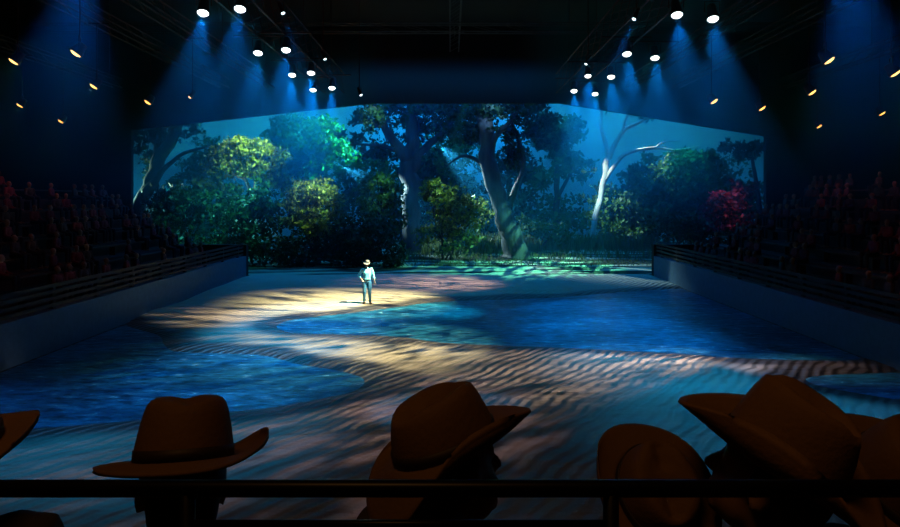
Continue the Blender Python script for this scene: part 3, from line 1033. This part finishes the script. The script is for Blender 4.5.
for (px, h, w, lab, sd, lm) in (
        (205, 160, 30, 'dim tree far back between the left end tree and the yellow-green small tree', 201, 'leaf_mid'),
        (366, 176, 34, 'dim tree far back left behind the big forked tree', 203, 'leaf_mid'),
        (428, 168, 32, 'dim tree far back just right of the big forked tree', 205, 'leaf_dark'),
        (510, 172, 30, 'dim tree far back right behind the leaning tree', 207, 'leaf_dark'),
        (622, 200, 34, 'dim low tree far back under the long bare branch of the slim pale tree', 209, 'leaf_mid'),
        (650, 176, 30, 'dim tree far back left of the broad round-topped tree', 211, 'leaf_mid')):
    q = (h + 246) / 2
    tree('round_tree', lab, px, 55.0, [[(px, 247, 0, 3.2), (px + 2, q, 0, 2.8), (px - 1, h + 8, 0, 1.8), (px + 1, h - 14, 0, 1)],
                                       [(px, q + 6, 0, 1.8), (px - w * .5, h + 6, 0, 1)], [(px, q, 0, 1.8), (px + w * .5, h + 2, 0, 1)]],
         [(px, h, 0, w, 22, 1.8, 620, .34), (px - w * .4, h + 24, -.3, w * .7, 16, 1.4, 320, .34), (px + w * .45, h + 30, -.2, w * .7, 18, 1.4, 340, .34),
          (px, q + 18, -.2, w * 1.1, 22, 1.4, 460, .34)], M['bark_dark'], M[lm], sd, TR)

SH = 'shrubs of the planted stage'


def shrub(label, px, Y, clumps, leaf, seed, name='shrub', stems=5):
    k = Y / FP
    t0 = P(px, 0, Y)
    limbs = []
    r = random.Random(seed)
    gy = HZ + (CH - gz_stage(t0.x, Y)) * FP / Y
    for i in range(stems):
        c = clumps[i % len(clumps)]
        a = (px + r.uniform(-6, 6), gy, r.uniform(-.2, .2), 1.2)
        limbs.append([a, ((px + c[0]) / 2 + r.uniform(-5, 5), (gy + c[1]) / 2, c[2] / 2, .9), (c[0] + r.uniform(-.4, .4) * c[3], c[1], c[2], .4)])
    return tree(name, label, px, Y, limbs, clumps, M['bark_dark'], leaf, seed, SH, 'shrub')


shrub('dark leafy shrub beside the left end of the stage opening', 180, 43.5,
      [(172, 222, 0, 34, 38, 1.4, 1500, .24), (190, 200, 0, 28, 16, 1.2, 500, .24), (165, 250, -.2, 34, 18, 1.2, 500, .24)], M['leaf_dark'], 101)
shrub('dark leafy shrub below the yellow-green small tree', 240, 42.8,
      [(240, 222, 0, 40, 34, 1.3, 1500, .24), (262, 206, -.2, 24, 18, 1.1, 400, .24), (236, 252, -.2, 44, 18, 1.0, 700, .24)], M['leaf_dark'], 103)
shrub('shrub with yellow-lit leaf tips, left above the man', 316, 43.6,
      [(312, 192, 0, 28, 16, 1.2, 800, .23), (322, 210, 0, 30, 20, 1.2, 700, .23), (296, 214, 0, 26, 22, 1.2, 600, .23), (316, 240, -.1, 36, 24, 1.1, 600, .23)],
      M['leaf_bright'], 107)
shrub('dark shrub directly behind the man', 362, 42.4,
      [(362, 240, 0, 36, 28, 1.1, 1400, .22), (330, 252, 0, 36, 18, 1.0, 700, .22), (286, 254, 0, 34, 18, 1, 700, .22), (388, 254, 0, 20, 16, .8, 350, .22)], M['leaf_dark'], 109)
shrub('green shrub left beside the trunk of the big forked tree', 380, 46.5,
      [(380, 196, 0, 24, 20, 1.4, 700, .24), (376, 178, 0, 20, 10, 1.2, 240, .24), (384, 222, 0, 24, 20, 1.2, 500, .24)], M['leaf_mid'], 113)
shrub('shrub with yellow tips right beside the trunk of the big forked tree', 448, 45.5,
      [(432, 190, 0, 12, 14, 1, 300, .23), (450, 205, 0, 28, 20, 1.2, 800, .23), (474, 212, 0, 20, 18, 1.2, 400, .23), (448, 236, 0, 34, 20, 1.1, 700, .23)], M['leaf_bright'], 127)
shrub('low grey-green shrub behind the foot of the leaning tree', 540, 50,
      [(548, 232, 0, 26, 12, 1.2, 500, .24), (528, 228, .3, 18, 14, 1, 300, .24)], M['leaf_mid'], 131)
shrub('red-leaved shrub at the right end of the stage', 726, 44.5,
      [(722, 206, 0, 22, 14, 1, 620, .24), (744, 190, 0, 16, 12, 1, 260, .24), (712, 224, 0, 22, 12, 1, 420, .24), (740, 222, 0, 20, 16, 1, 320, .24)], M['leaf_red'], 137)
shrub('dark low shrub in front of the broad tree, above the right arena corner', 676, 44,
      [(676, 226, 0, 30, 14, 1, 620, .24), (700, 238, 0, 34, 12, 1, 500, .24), (744, 240, 0, 26, 14, 1, 420, .24)], M['leaf_dark'], 139)


def blades(name, label, cat, spots_, mat, seed):
    r = random.Random(seed)
    V, F = [], []
    for (x0, x1, y0, y1, n, h) in spots_:
        for _ in range(n):
            x, y = r.uniform(x0, x1), r.uniform(y0, y1)
            z = gz_stage(x, y) - 0.03
            a = r.uniform(0, 2 * PI)
            hh = h * r.uniform(.5, 1.2)
            lx, ly = r.uniform(-.3, .3) * hh, r.uniform(-.3, .3) * hh
            w = 0.02 + 0.02 * hh
            dx, dy = math.cos(a) * w, math.sin(a) * w
            b = len(V)
            V += [(x - dx, y - dy, z), (x + dx, y + dy, z), (x + lx * .4 + dx * .7, y + ly * .4 + dy * .7, z + hh * .6),
                  (x + lx * .4 - dx * .7, y + ly * .4 - dy * .7, z + hh * .6), (x + lx, y + ly, z + hh)]
            F += [(b, b + 1, b + 2, b + 3), (b + 3, b + 2, b + 4)]
    o = mesh_obj(name, V, F, mat)
    return tag(o, label, cat, kind='stuff')


blades('grass', 'short grass on the ground of the planted stage', 'grass',
       [(-6, 16, 42.5, 45.5, 1600, .16), (-4, 16, 45.5, 50, 2200, .4)], M['grass'], 5)
blades('reeds', 'tall reeds behind the grassy ground, right half of the stage', 'reeds',
       [(6.2, 16, 50.0, 52.5, 1500, 1.2), (1.8, 7, 49, 51.5, 900, 1.3), (-2, 3, 47.5, 50, 500, 1.1)], M['reed'], 6)
# unseen spots added to light and rim single plants and the ground
def sp(px, py, Y, off, ang, e, c, blend=0.8, gobo=None):
    t = P(px, py, Y)
    spot('plant_fill', (t.x + off[0], t.y + off[1], off[2]), tuple(t), ang, e, c, blend, 0.06, gobo)


sp(246, 158, 46, (3.5, -5.0, 11.6), 38, 15000, (0.30, 1.0, 0.50))
sp(246, 190, 46, (5.0, 2.0, 10.6), 34, 6000, (0.20, 1.0, 0.60))
sp(230, 205, 43, (3.5, -3.0, 11.4), 50, 9000, (0.06, 0.80, 0.70))
sp(312, 196, 43.5, (3.0, -3.4, 11.4), 26, 12000, (0.50, 1.0, 0.30))
sp(372, 118, 49, (3.0, -8, 12.0), 16, 6000, (0.35, 1.0, 0.5))
sp(440, 195, 45.5, (2.0, -5, 11.5), 18, 4000, (0.45, 1.0, 0.3))
sp(380, 190, 46, (3.0, -5, 11.5), 16, 3200, (0.3, 1.0, 0.45))
sp(335, 140, 54, (7.5, 2.0, 11.5), 40, 60000, (0.02, 0.85, 0.62))
sp(300, 130, 52, (2.0, -8, 12.0), 30, 9000, (0.01, 0.62, 0.85))
sp(490, 115, 46, (1.0, -6, 11.5), 30, 2600, (0.20, 0.50, 1.0))
sp(690, 170, 51, (-3.0, -3, 12.4), 44, 5000, (0.01, 0.55, 0.80))
sp(728, 205, 44.5, (-1.5, -3.5, 11.5), 22, 1300, (0.9, 0.35, 0.55))
sp(530, 268, 42.0, (6.0, -1.6, 11.4), 60, 15000, (0.16, 1.0, 0.66), 0.8, (7, 26, .46, .56, 3.3))
sp(404, 200, 50, (-5.0, 1.6, 7.0), 40, 16000, (0.45, 0.85, 1.0))
sp(495, 195, 46, (-4.0, 3.4, 8.5), 44, 13000, (0.50, 0.90, 1.0))
sp(600, 185, 53, (-5.0, -5.0, 12.6), 24, 16000, (0.45, 0.9, 1.0))
sp(650, 150, 52.5, (-2.5, 2, 12.0), 30, 12000, (0.35, 0.9, 1.0))
sp(152, 180, 47, (-4.5, 1.5, 4.0), 46, 5000, (0.30, 0.9, 0.9))

# ------------------------------------------------------------------ people
def finish(mb, name, mat, parent, voxel, smooth_it=3, share=None):
    """fuse overlapping shapes into one continuous skin"""
    me = bpy.data.meshes.new(name)
    me.from_pydata([tuple(v) for v in mb.v], [], mb.f)
    o = bpy.data.objects.new(name, me)
    COL.objects.link(o)
    m = o.modifiers.new('fuse', 'REMESH'); m.mode = 'VOXEL'; m.voxel_size = voxel
    if smooth_it:
        s = o.modifiers.new('smooth', 'SMOOTH'); s.iterations = smooth_it; s.factor = 0.5
    dg = bpy.context.evaluated_depsgraph_get()
    dg.update()
    new = bpy.data.meshes.new_from_object(o.evaluated_get(dg))
    o.modifiers.clear()
    o.data = new
    new.name = name
    bpy.data.meshes.remove(me)
    new.materials.clear(); new.materials.append(mat)
    new.polygons.foreach_set('use_smooth', [True] * len(new.polygons))
    if parent: o.parent = parent
    return o


def hand(mb, wrist, d, palm_n, curl=0.5, s=1.0):
    """palm, four fingers of different lengths and a thumb from the side of the palm"""
    d = Vector(d).normalized(); nrm = (Vector(palm_n) - d * Vector(palm_n).dot(d)).normalized()
    side = d.cross(nrm)
    w = Vector(wrist)
    mb.tube([w, w + d * .045 * s, w + d * .085 * s], [(.024 * s, .016 * s), (.038 * s, .016 * s), (.040 * s, .013 * s)], 10, side=side, round_caps=True)
    for k, L in enumerate((.070, .080, .075, .058)):
        b = w + d * .082 * s + side * (.030 - .020 * k) * s
        p1 = b + (d * math.cos(curl * .5) + nrm * math.sin(curl * .5)) * L * .45 * s
        p2 = p1 + (d * math.cos(curl * 1.3) + nrm * math.sin(curl * 1.3)) * L * .32 * s
        p3 = p2 + (d * math.cos(curl * 2.0) + nrm * math.sin(curl * 2.0)) * L * .28 * s
        mb.tube([b - d * .02 * s, p1, p2, p3], [.0095 * s, .009 * s, .008 * s, .0065 * s], 8, round_caps=True)
    b = w + d * .025 * s + side * .028 * s
    p1 = b + (d * .6 + side * .7 + nrm * .2).normalized() * .04 * s
    p2 = p1 + (d * .9 + side * .25 + nrm * .4).normalized() * .032 * s
    mb.tube([b - side * .015 * s, p1, p2], [.013 * s, .011 * s, .008 * s], 8, round_caps=True)


def head_shape(mb, M4, s=1.0):
    """head with jaw, nose, ears, brow; M4 takes head space (x right, y forward, z up, centre of the head) to the figure"""
    r3 = M4.to_3x3()
    c = lambda x, y, z: M4 @ Vector((x * s, y * s, z * s))
    mb.ball(c(0, -.008, .025), (.077 * s, .096 * s, .092 * s), 20, r3)
    mb.ball(c(0, .022, -.045), (.060 * s, .068 * s, .070 * s), 16, r3)
    mb.ball(c(0, .060, -.088), (.030 * s, .024 * s, .024 * s), 10, r3)
    mb.tube([c(0, .086, .010), c(0, .100, -.012), c(0, .108, -.030)], [.010 * s, .012 * s, .015 * s], 8, round_caps=True)
    mb.tube([c(-.045, .074, .022), c(0, .088, .024), c(.045, .074, .022)], [.011 * s] * 3, 8, round_caps=True)
    mb.tube([c(-.022, .082, -.060), c(0, .090, -.060), c(.022, .082, -.060)], [.009 * s] * 3, 8, round_caps=True)
    for e in (-1, 1):
        mb.ball(c(e * .078, -.008, -.008), (.010 * s, .020 * s, .032 * s), 10, r3)
        mb.ball(c(e * .031, .080, .004), (.013 * s, .010 * s, .009 * s), 8, r3)


def make_hat(parent, felt, M4, crown_h=.125, brim=.185, curl=.075, droop=.03, droop_back=None, curl_left=None, pinch=.012, crease=.022, taper=.80, trim=.03, seed=0, band=True):
    """cowboy hat: dished, creased crown and a brim curled up at both sides"""
    hat_v, hat_f = [], []
    n = 48
    rx, ry = .097, .115
    def put(V, x, y, z): V.append(M4 @ Vector((x, y, z)))
    # crown
    V, F = [], []
    rings = [(0, 1.0), (.25, .985), (.5, .95), (.75, .90), (.90, .85), (.97, .78), (1.0, .68), (.985, .5), (.93, .3), (.89, .12)]
    for h, f in rings:
        for k in range(n):
            a = 2 * PI * k / n
            ff = 1 - (1 - f) * (1 - taper) / .15 if f > .85 else (taper * f / .85)
            x, y = rx * ff * math.cos(a), ry * ff * math.sin(a)
            z = crown_h * h
            if h > .4:                           # pinched front sides and a lengthwise crease
                sidef = max(0, math.sin(a)) * abs(math.cos(a)) * 2
                x *= 1 - pinch * 8 * sidef * (h - .4) * max(0, y / ry)
                z *= 1 + .10 * math.sin(a) * (h - .4)
                z -= crease * math.exp(-(x / .022) ** 2) * (1 if h > .9 else 0) * (1 if f < .8 else .4)
            put(V, x, y, z)
    m = len(rings)
    for i in range(m - 1):
        for k in range(n):
            a, b = i * n + k, i * n + (k + 1) % n
            F.append((a, b, b + n, a + n))
    F.append(tuple((m - 1) * n + k for k in range(n)))
    c = mesh_obj('crown', V, F, felt, None, True)
    # brim: upper and lower face
    V, F = [], []
    ts = [0, .15, .3, .45, .6, .75, .88, 1.0]
    for sgn in (0, 1):
        for t in (ts if sgn == 0 else reversed(ts)):
            for k in range(n):
                a = 2 * PI * k / n
                cs, sn = abs(math.cos(a)), math.sin(a)
                bx = brim - trim * cs ** 2
                ox, oy = bx * .98, brim * 1.02 + (.012 if sn > 0 else 0)
                x = (rx * .97 * (1 - t) + ox * t) * math.cos(a)
                y = (ry * .97 * (1 - t) + oy * t) * math.sin(a)
                cu = curl if (math.cos(a) > 0 or curl_left is None) else curl_left
                dr = droop if (sn > 0 or droop_back is None) else droop_back
                z = cu * (cs ** 2.2) * t ** 2.2 - dr * (abs(sn) ** 2.5) * t ** 1.4
                x *= 1 - .16 * (cs ** 2) * t ** 4
                put(V, x, y, z + (.0035 if sgn == 0 else -.0035))
    m = 2 * len(ts)
    for i in range(m):
        for k in range(n):
            i2 = (i + 1) % m
            F.append((i * n + k, i * n + (k + 1) % n, i2 * n + (k + 1) % n, i2 * n + k))
    b = mesh_obj('brim', V, F, felt, None, True)
    # the hat is a part of the person: crown with brim and band as its pieces
    c.name = 'hat'; c.data.name = 'hat'
    c.parent = parent
    b.parent = c
    if band:
        V, F = [], []
        for h in (.004, .026):
            for k in range(n):
                a = 2 * PI * k / n
                put(V, rx * 1.012 * math.cos(a), ry * 1.012 * math.sin(a), h)
        for h in (.026, .004):
            for k in range(n):
                a = 2 * PI * k / n
                put(V, rx * .97 * math.cos(a), ry * .97 * math.sin(a), h)
        for i in range(4):
            for k in range(n):
                F.append((i * n + k, i * n + (k + 1) % n, ((i + 1) % 4) * n + (k + 1) % n, ((i + 1) % 4) * n + k))
        mesh_obj('hat_band', V, F, M['band'], c, True)
    return c


def seated(mb_body, mb_shirt, mb_legs, mb_boots, H, s=1.0, yaw=0.0, lean=0.0):
    """a seated figure; origin at the seat under the hips, facing +Y; H is the head matrix"""
    hip = Vector((0, 0, .10 * s)); chest = Vector((0, .02 + lean * .5, .36 * s)); neck = Vector((0, lean, .53 * s))
    hd = H.translation
    sh = [Vector((e * .175 * s, lean * .9, .49 * s)) for e in (-1, 1)]
    for mb, g in ((mb_body, 0.0), (mb_shirt, .012)):
        if mb is None: continue
        mb.tube([hip, Vector((0, .01, .2 * s)), chest, neck - Vector((0, 0, .05 * s)), neck],
                [(.150 * s + g, .110 * s + g), (.140 * s + g, .100 * s + g), (.165 * s + g, .112 * s + g), (.150 * s + g, .085 * s + g), (.06 * s + g * .3, .06 * s + g * .3)],
                18, side=(1, 0, 0), round_caps=True)
        for i, e in enumerate((-1, 1)):
            el = Vector((e * .235 * s, lean * .6 + .06, .24 * s)); wr = Vector((e * .14 * s, .28, .17 * s))
            mb.tube([sh[i] - Vector((e * .04, 0, 0)), sh[i], (sh[i] + el) / 2, el], [.058 * s + g, .060 * s + g, .050 * s + g, .042 * s + g], 12, round_caps=True)
            mb.tube([el, (el + wr) / 2, wr] if g == 0 else [el, (el + wr) / 2, el.lerp(wr, .93)], [.042 * s + g, .036 * s + g, .027 * s + g], 12, round_caps=True)
            if g == 0:
                hand(mb, wr, Vector((-e * .15, 1, -.35)), Vector((0, 0, -1)), .45, s)
    mb_body.tube([neck - Vector((0, 0, .04 * s)), neck, hd + H.to_3x3() @ Vector((0, -.02, -.06)) * s], [.06 * s, .054 * s, .052 * s], 12, round_caps=True)
    head_shape(mb_body, H, s)
    for e in (-1, 1):
        kn = Vector((e * .14 * s, .44 * s, .10 * s)); an = Vector((e * .13 * s, .43 * s, -.36 * s))
        for mb, g in ((mb_body, 0), (mb_legs, .012)):
            if mb is None: continue
            mb.tube([Vector((e * .085 * s, 0, .10 * s)), Vector((e * .11 * s, .2 * s, .11 * s)), kn], [.085 * s + g, .078 * s + g, .058 * s + g], 14, round_caps=True)
            mb.tube([kn, kn.lerp(an, .35), an], [.057 * s + g, .056 * s + g, .038 * s + g], 12, round_caps=True)
        for mb, g in ((mb_body, 0), (mb_boots, .010)):
            if mb is None: continue
            mb.tube([an + Vector((0, -.03, -.045 * s)), an + Vector((e * .01, .08, -.05 * s)), an + Vector((e * .02, .17, -.06 * s))],
                    [(.036 * s + g, .036 * s), (.042 * s + g, .032 * s), (.034 * s + g, .022 * s)], 10, side=(1, 0, 0), round_caps=True)
            if g: mb.tube([an + Vector((0, 0, .10)), an + Vector((0, 0, -.03))], [.055 * s, .05 * s], 12, round_caps=True)
    if mb_legs is not None: mb_legs.ball((0, 0, .10 * s), (.165 * s, .13 * s, .10 * s), 16)


# the viewers' row: platform, bench and rail
ROWZ = 2.72
structure(MB().box((0, 1.2, ROWZ / 2 - .1), (24, 1.95, ROWZ + .2)).build('floor_viewers_row', M['stand']))
structure(MB().box((0, -1.9, 1.5), (24, 4.2, 3.4)).build('floor_upper_row', M['stand']))
BZ = 3.12
bn = thing('bench', 'dark bench under the people in hats, in the row before the camera', 'bench', (0, 1.33, ROWZ))
MB().box((0, 0, BZ - ROWZ - .025), (6.0, .36, .05)).build('seat_board', M['bench'], bn)
for x in (-2.8, -1.4, 0, 1.4, 2.8):
    MB().box((x, 0, (BZ - ROWZ - .05) / 2), (.06, .28, BZ - ROWZ - .05)).build('leg', M['steel'], bn)
rl = thing('handrail', 'black metal handrail running across the picture in front of the camera', 'handrail', (0, .86, ROWZ))
ry_ = .86
zr = CH - (488.5 - HZ) * ry_ / FP
MB().tube([(-3, 0, zr - ROWZ), (3, 0, zr - ROWZ)], 8.3 * ry_ / FP, 16).build('top_rail', M['rail'], rl, True)
zl = CH - (524.5 - HZ) * ry_ / FP
MB().tube([((185 - 450) * ry_ / FP, 0, zl - ROWZ), ((611 - 450) * ry_ / FP, 0, zl - ROWZ)], 4.5 * ry_ / FP, 12).build('lower_rail', M['rail'], rl, True)
for px in (-640, -230, 187, 611, 1030, 1450):
    x = (px - 450) * ry_ / FP
    MB().tube([(x, 0, 0), (x, 0, zr - ROWZ - .005)], 8.0 * ry_ / FP, 10).build('post', M['rail'], rl, True)


def viewer(label, px, py, Y, yaw, pitch, roll, s=1.0, felt='felt', shirt='shirt_dark', lean=0.0, hat=None, body_yaw=0, neck=.14):
    """px, py: picture position of the middle of the hat's brim"""
    c = P(px, py, Y)
    rot = Matrix.Rotation(R(yaw), 4, 'Z') @ Matrix.Rotation(R(roll), 4, 'Y') @ Matrix.Rotation(R(pitch), 4, 'X')
    hc = c - rot.to_3x3() @ Vector((0, 0, .055 * s))                   # head centre
    neck_z = hc.z - neck * s
    org = Vector((c.x, Y - lean, neck_z - .53 * s))
    by = Matrix.Rotation(R(body_yaw), 4, 'Z')
    t = thing('person', label, 'person', tuple(org), R(body_yaw), 'people in hats in the row before the camera')
    inv = (Matrix.Translation(org) @ by).inverted()
    H = inv @ (Matrix.Translation(hc) @ rot)
    b, sh, lg, bt = MB(), MB(), MB(), MB()
    seated(b, sh, lg, bt, H, s, 0, lean)
    finish(b, 'body', M['skin'], t, .009, 2)
    finish(sh, 'shirt', M[shirt], t, .011, 2)
    finish(lg, 'trousers', M['trousers'], t, .012, 2)
    finish(bt, 'boots', M['boot'], t, .012, 1)
    hr = MB()
    r3 = H.to_3x3()
    hr.ball(H @ Vector((0, -.022, .022)) , (.084 * s, .092 * s, .09 * s), 18, r3)
    hr.tube([H @ Vector((0, -.055, 0)), H @ Vector((0, -.062, -.05)), H @ Vector((0, -.06, -.085))], [(.072 * s, .045 * s), (.066 * s, .04 * s), (.05 * s, .03 * s)], 14, side=r3 @ Vector((1, 0, 0)), round_caps=True)
    finish(hr, 'hair', M['hair'], t, .008, 2)
    HM = H @ Matrix.Translation((0, 0, .055 * s)) @ Matrix.Scale(s, 4)
    make_hat(t, M[felt], HM, **(hat or {}))
    return t


# yaw is counter-clockwise from "looking away from the camera"; pitch > 0 looks up
viewer('seated person in a flat-topped brown hat, second from the left edge', 184, 460, 1.34, 24, -17, 4, 1.0, 'felt_dark', 'shirt_rust',
       hat=dict(crown_h=.124, brim=.200, curl=.050, curl_left=-.004, droop=.01, droop_back=.012, taper=.80, crease=.008, trim=.0))
viewer('person in a brown hat turned right, in the middle of the row', 446, 446, 1.34, -54, 12, -11, 1.0, 'felt_dark', 'shirt_dark',
       hat=dict(crown_h=.108, brim=.185, curl=.045, curl_left=.02, droop=.0, droop_back=.085, trim=.02, crease=.034), body_yaw=-35)
viewer('person in a low round-brimmed brown hat, just right of the rail post', 655, 494, 1.42, 6, 44, 4, .90, 'felt_dark', 'shirt_rust',
       hat=dict(crown_h=.095, brim=.175, curl=.03, droop=.02, trim=.0))
viewer('person in the biggest brown hat, tipped back and turned left', 781, 460, 1.30, 50, 23, 7, 1.03, 'felt', 'shirt_dark',
       hat=dict(crown_h=.140, brim=.195, curl=.070, droop=.0, droop_back=.03, trim=.03), body_yaw=25)
viewer('person in a brown hat cut by the right picture edge', 900, 486, 1.36, 8, 36, 4, 1.0, 'felt_dark', 'shirt_rust',
       hat=dict(crown_h=.125, brim=.175, curl=.03, droop=.02, trim=.01))
viewer('person of whom only the right brim of a brown hat shows, at the left edge', -56, 450, 1.30, 12, 6, -4, 1.0, 'felt', 'shirt_dark',
       hat=dict(crown_h=.125, brim=.185, curl=.02, droop=.02, trim=.0), neck=.10)

# ------------------------------------------------------------------ the man on the sand
mz = ground(man_xy.x, man_xy.y)
mt = thing('person', 'man in a pale hat, pale shirt and jeans standing alone on the lit sand', 'person', (man_xy.x, man_xy.y, mz), R(192))
hp = .92
b, sh, lg, bt = MB(), MB(), MB(), MB()
H = Matrix.Translation((0, .02, 1.67)) @ Matrix.Rotation(R(-8), 4, 'Z') @ Matrix.Rotation(R(-6), 4, 'X')
for mb, g in ((b, 0), (sh, .014)):
    mb.tube([(0, 0, .95), (0, .0, 1.10), (0, .01, 1.30), (0, 0, 1.42), (0, 0, 1.49)],
            [(.150 + g, .105 + g), (.142 + g, .10 + g), (.172 + g, .115 + g), (.155 + g, .09 + g), (.06 + g * .3, .058 + g * .3)], 18, side=(1, 0, 0), round_caps=True)
    # his right arm bent with the hand at the hip, his left arm hanging
    arms = [[(.19, 0, 1.43), (.33, -.05, 1.18), (.20, .10, 1.00)], [(-.19, 0, 1.43), (-.27, -.01, 1.15), (-.31, .08, .92)]]
    for a in arms:
        s_, e_, w_ = (Vector(q) for q in a)
        mb.tube([s_ * .8 + Vector((0, 0, .2 * s_.z)) , s_, (s_ + e_) / 2, e_], [.056 + g, .060 + g, .050 + g, .043 + g], 12, round_caps=True)
        mb.tube([e_, e_.lerp(w_, .4), w_] if g == 0 else [e_, e_.lerp(w_, .35)], [.043 + g, .038 + g, .028 + g][:3 if g == 0 else 2], 12, round_caps=True)
        if g == 0: hand(mb, w_, w_ - e_, (-s_.x, 0.3, 0), .6)
b.tube([(0, 0, 1.45), (0, .01, 1.52), (0, .0, 1.60)], [.06, .055, .052], 12, round_caps=True)
head_shape(b, H)
for e, kx, ax, ay in ((-1, -.11, -.13, .03), (1, .11, .115, -.04)):
    kn, an = Vector((kx, .03, .50)), Vector((ax, ay, .09))
    for mb, g in ((b, 0), (lg, .016)):
        mb.tube([(e * .085, 0, .93), (e * .10, .01, .72), kn], [.085 + g, .078 + g, .058 + g], 14, round_caps=True)
        mb.tube([kn, kn.lerp(an, .35), an], [.058 + g, .056 + g, .040 + g], 12, round_caps=True)
    for mb, g in ((b, 0), (bt, .012)):
        mb.tube([an + Vector((0, -.04, -.045)), an + Vector((e * .01, .08, -.05)), an + Vector((e * .02, .17, -.062))],
                [(.036 + g, .036), (.044 + g, .032), (.036 + g, .024)], 10, side=(1, 0, 0), round_caps=True)
        if g: mb.tube([an + Vector((0, 0, .02)), an + Vector((0, 0, -.04))], [.052, .05], 12, round_caps=True)
lg.ball((0, 0, .93), (.168, .125, .10), 16)
finish(b, 'body', M['skin'], mt, .010, 2)
finish(sh, 'shirt', M['man_shirt'], mt, .012, 2)
finish(lg, 'trousers', M['man_jeans'], mt, .012, 2)
finish(bt, 'boots', M['boot'], mt, .012, 1)
bl = MB()
bl.lathe([(.150, .0), (.176, .0), (.176, .05), (.150, .05), (.150, .0)], 28, Matrix.Translation((0, 0, .985)) @ Matrix.Diagonal((1, .76, 1, 1)), close=False)
bl.box((0, .137, 1.01), (.05, .02, .045))
bl.build('belt', M['boot'], mt)
hr = MB()
hr.ball(H @ Vector((0, -.02, .025)), (.082, .09, .09), 16, H.to_3x3())
finish(hr, 'hair', M['hair'], mt, .010, 2)
make_hat(mt, M['man_hat'], H @ Matrix.Translation((0, 0, .055)), crown_h=.11, brim=.20, curl=.02, droop=.04)

# ------------------------------------------------------------------ spectators on the side stands
def spectator_mesh(seed):
    r = random.Random(seed)
    H = Matrix.Translation((0, .03, .70)) @ Matrix.Rotation(R(r.uniform(-25, 25)), 4, 'Z') @ Matrix.Rotation(R(r.uniform(-8, 8)), 4, 'X')
    b, sh, lg, bt = MB(), MB(), MB(), MB()
    seated(b, sh, lg, bt, H, 1.0, 0, .03)
    o = finish(b, 'person', M['skin'], None, .022, 1)
    parts = [finish(sh, 'shirt', M[('shirt_red', 'shirt_plum', 'shirt_grey')[seed % 3]], None, .026, 1), finish(lg, 'trousers', M['trousers'], None, .026, 1)]
    return o, parts


M['shirt_red'] = mat_simple('red_shirt_cloth', (0.22, 0.03, 0.03), 0.9)
M['shirt_plum'] = mat_simple('plum_shirt_cloth', (0.14, 0.03, 0.05), 0.9)
M['shirt_grey'] = mat_simple('grey_shirt_cloth', (0.07, 0.05, 0.05), 0.9)
protos = [spectator_mesh(i) for i in range(6)]
rr = random.Random(77)
order = ('first', 'second', 'third', 'fourth', 'fifth', 'sixth', 'seventh', 'top')
used = set()
for s, side in ((-1, 'left'), (1, 'right')):
    for k in range(TIERS):
        y = 14.5 + rr.random()
        while y < 35.2:
            x = s * (X0 + k * DX + .25)
            if rr.random() < .5 and abs(x) / y < .72:
                q = rr.randrange(6)
                o, parts = protos[q]
                if q in used:
                    o = o.copy(); COL.objects.link(o)
                    parts = [c.copy() for c in parts]
                    for c in parts: COL.objects.link(c)
                used.add(q)
                o.location = (x - s * .02, y + rr.uniform(-.08, .08), Z0 + k * DZ + .45)
                o.rotation_euler = (0, 0, s * R(90) + rr.uniform(-.35, .35))
                for c in parts: c.parent = o
                tag(o, 'dim red-lit person seated in the %s row of the %s stand' % (order[k], side), 'person', 'spectators in the %s row of the %s stand' % (order[k], side))
            y += rr.uniform(.62, .95)
for q in range(6):
    if q not in used: pass

# ------------------------------------------------------------------ stage haze
def haze(name, c, s, dens, color=(0.9, 0.95, 1.0), aniso=0.25, layered=False):
    m = bpy.data.materials.new(name)
    m.use_nodes = True
    nt = m.node_tree
    nt.nodes.remove(nt.nodes['Principled BSDF'])
    v = nt.nodes.new('ShaderNodeVolumeScatter')
    v.inputs['Density'].default_value = dens
    v.inputs['Anisotropy'].default_value = aniso
    v.inputs['Color'].default_value = (*color, 1)  # blue light put into the haze tint, so warm beams hardly show
    lnk(nt, v.outputs[0], nt.nodes['Material Output'].inputs['Volume'])
    if layered:                 # thicker by roof and trusses, thin over sand; middle thinned to hide warm beams
        N = nt.nodes.new
        g = N('ShaderNodeNewGeometry'); sx = N('ShaderNodeSeparateXYZ')
        lnk(nt, g.outputs['Position'], sx.inputs[0])
        ab = N('ShaderNodeMath'); ab.operation = 'ABSOLUTE'; lnk(nt, sx.outputs['X'], ab.inputs[0])
        mx = N('ShaderNodeMapRange'); mx.interpolation_type = 'SMOOTHSTEP'
        mx.inputs['From Min'].default_value = 3.2; mx.inputs['From Max'].default_value = 5.6
        lnk(nt, ab.outputs[0], mx.inputs['Value'])
        mz_ = N('ShaderNodeMapRange'); mz_.interpolation_type = 'SMOOTHSTEP'
        mz_.inputs['From Min'].default_value = 3.2; mz_.inputs['From Max'].default_value = 8.0
        lnk(nt, sx.outputs['Z'], mz_.inputs['Value'])
        m1 = N('ShaderNodeMath'); m1.operation = 'MULTIPLY'; lnk(nt, mx.outputs[0], m1.inputs[0]); lnk(nt, mz_.outputs[0], m1.inputs[1])
        m2 = N('ShaderNodeMath'); m2.operation = 'MULTIPLY'; lnk(nt, m1.outputs[0], m2.inputs[0]); m2.inputs[1].default_value = dens
        lnk(nt, m2.outputs[0], v.inputs['Density'])
    o = MB().box(c, s).build('haze', m)
    tag(o, 'thin blue stage haze hanging in the air of the ' + name, 'haze', kind='stuff')
    return o


haze("arena", (0, 24.9, 7.0), (58, 23.0, 14.0), 0.052, (0.03, 0.60, 1.0), layered=True)
haze("planted stage", (0, 45.9, 7.2), (56, 13.4, 14.6), 0.010, (0.04, 0.5, 1.0))
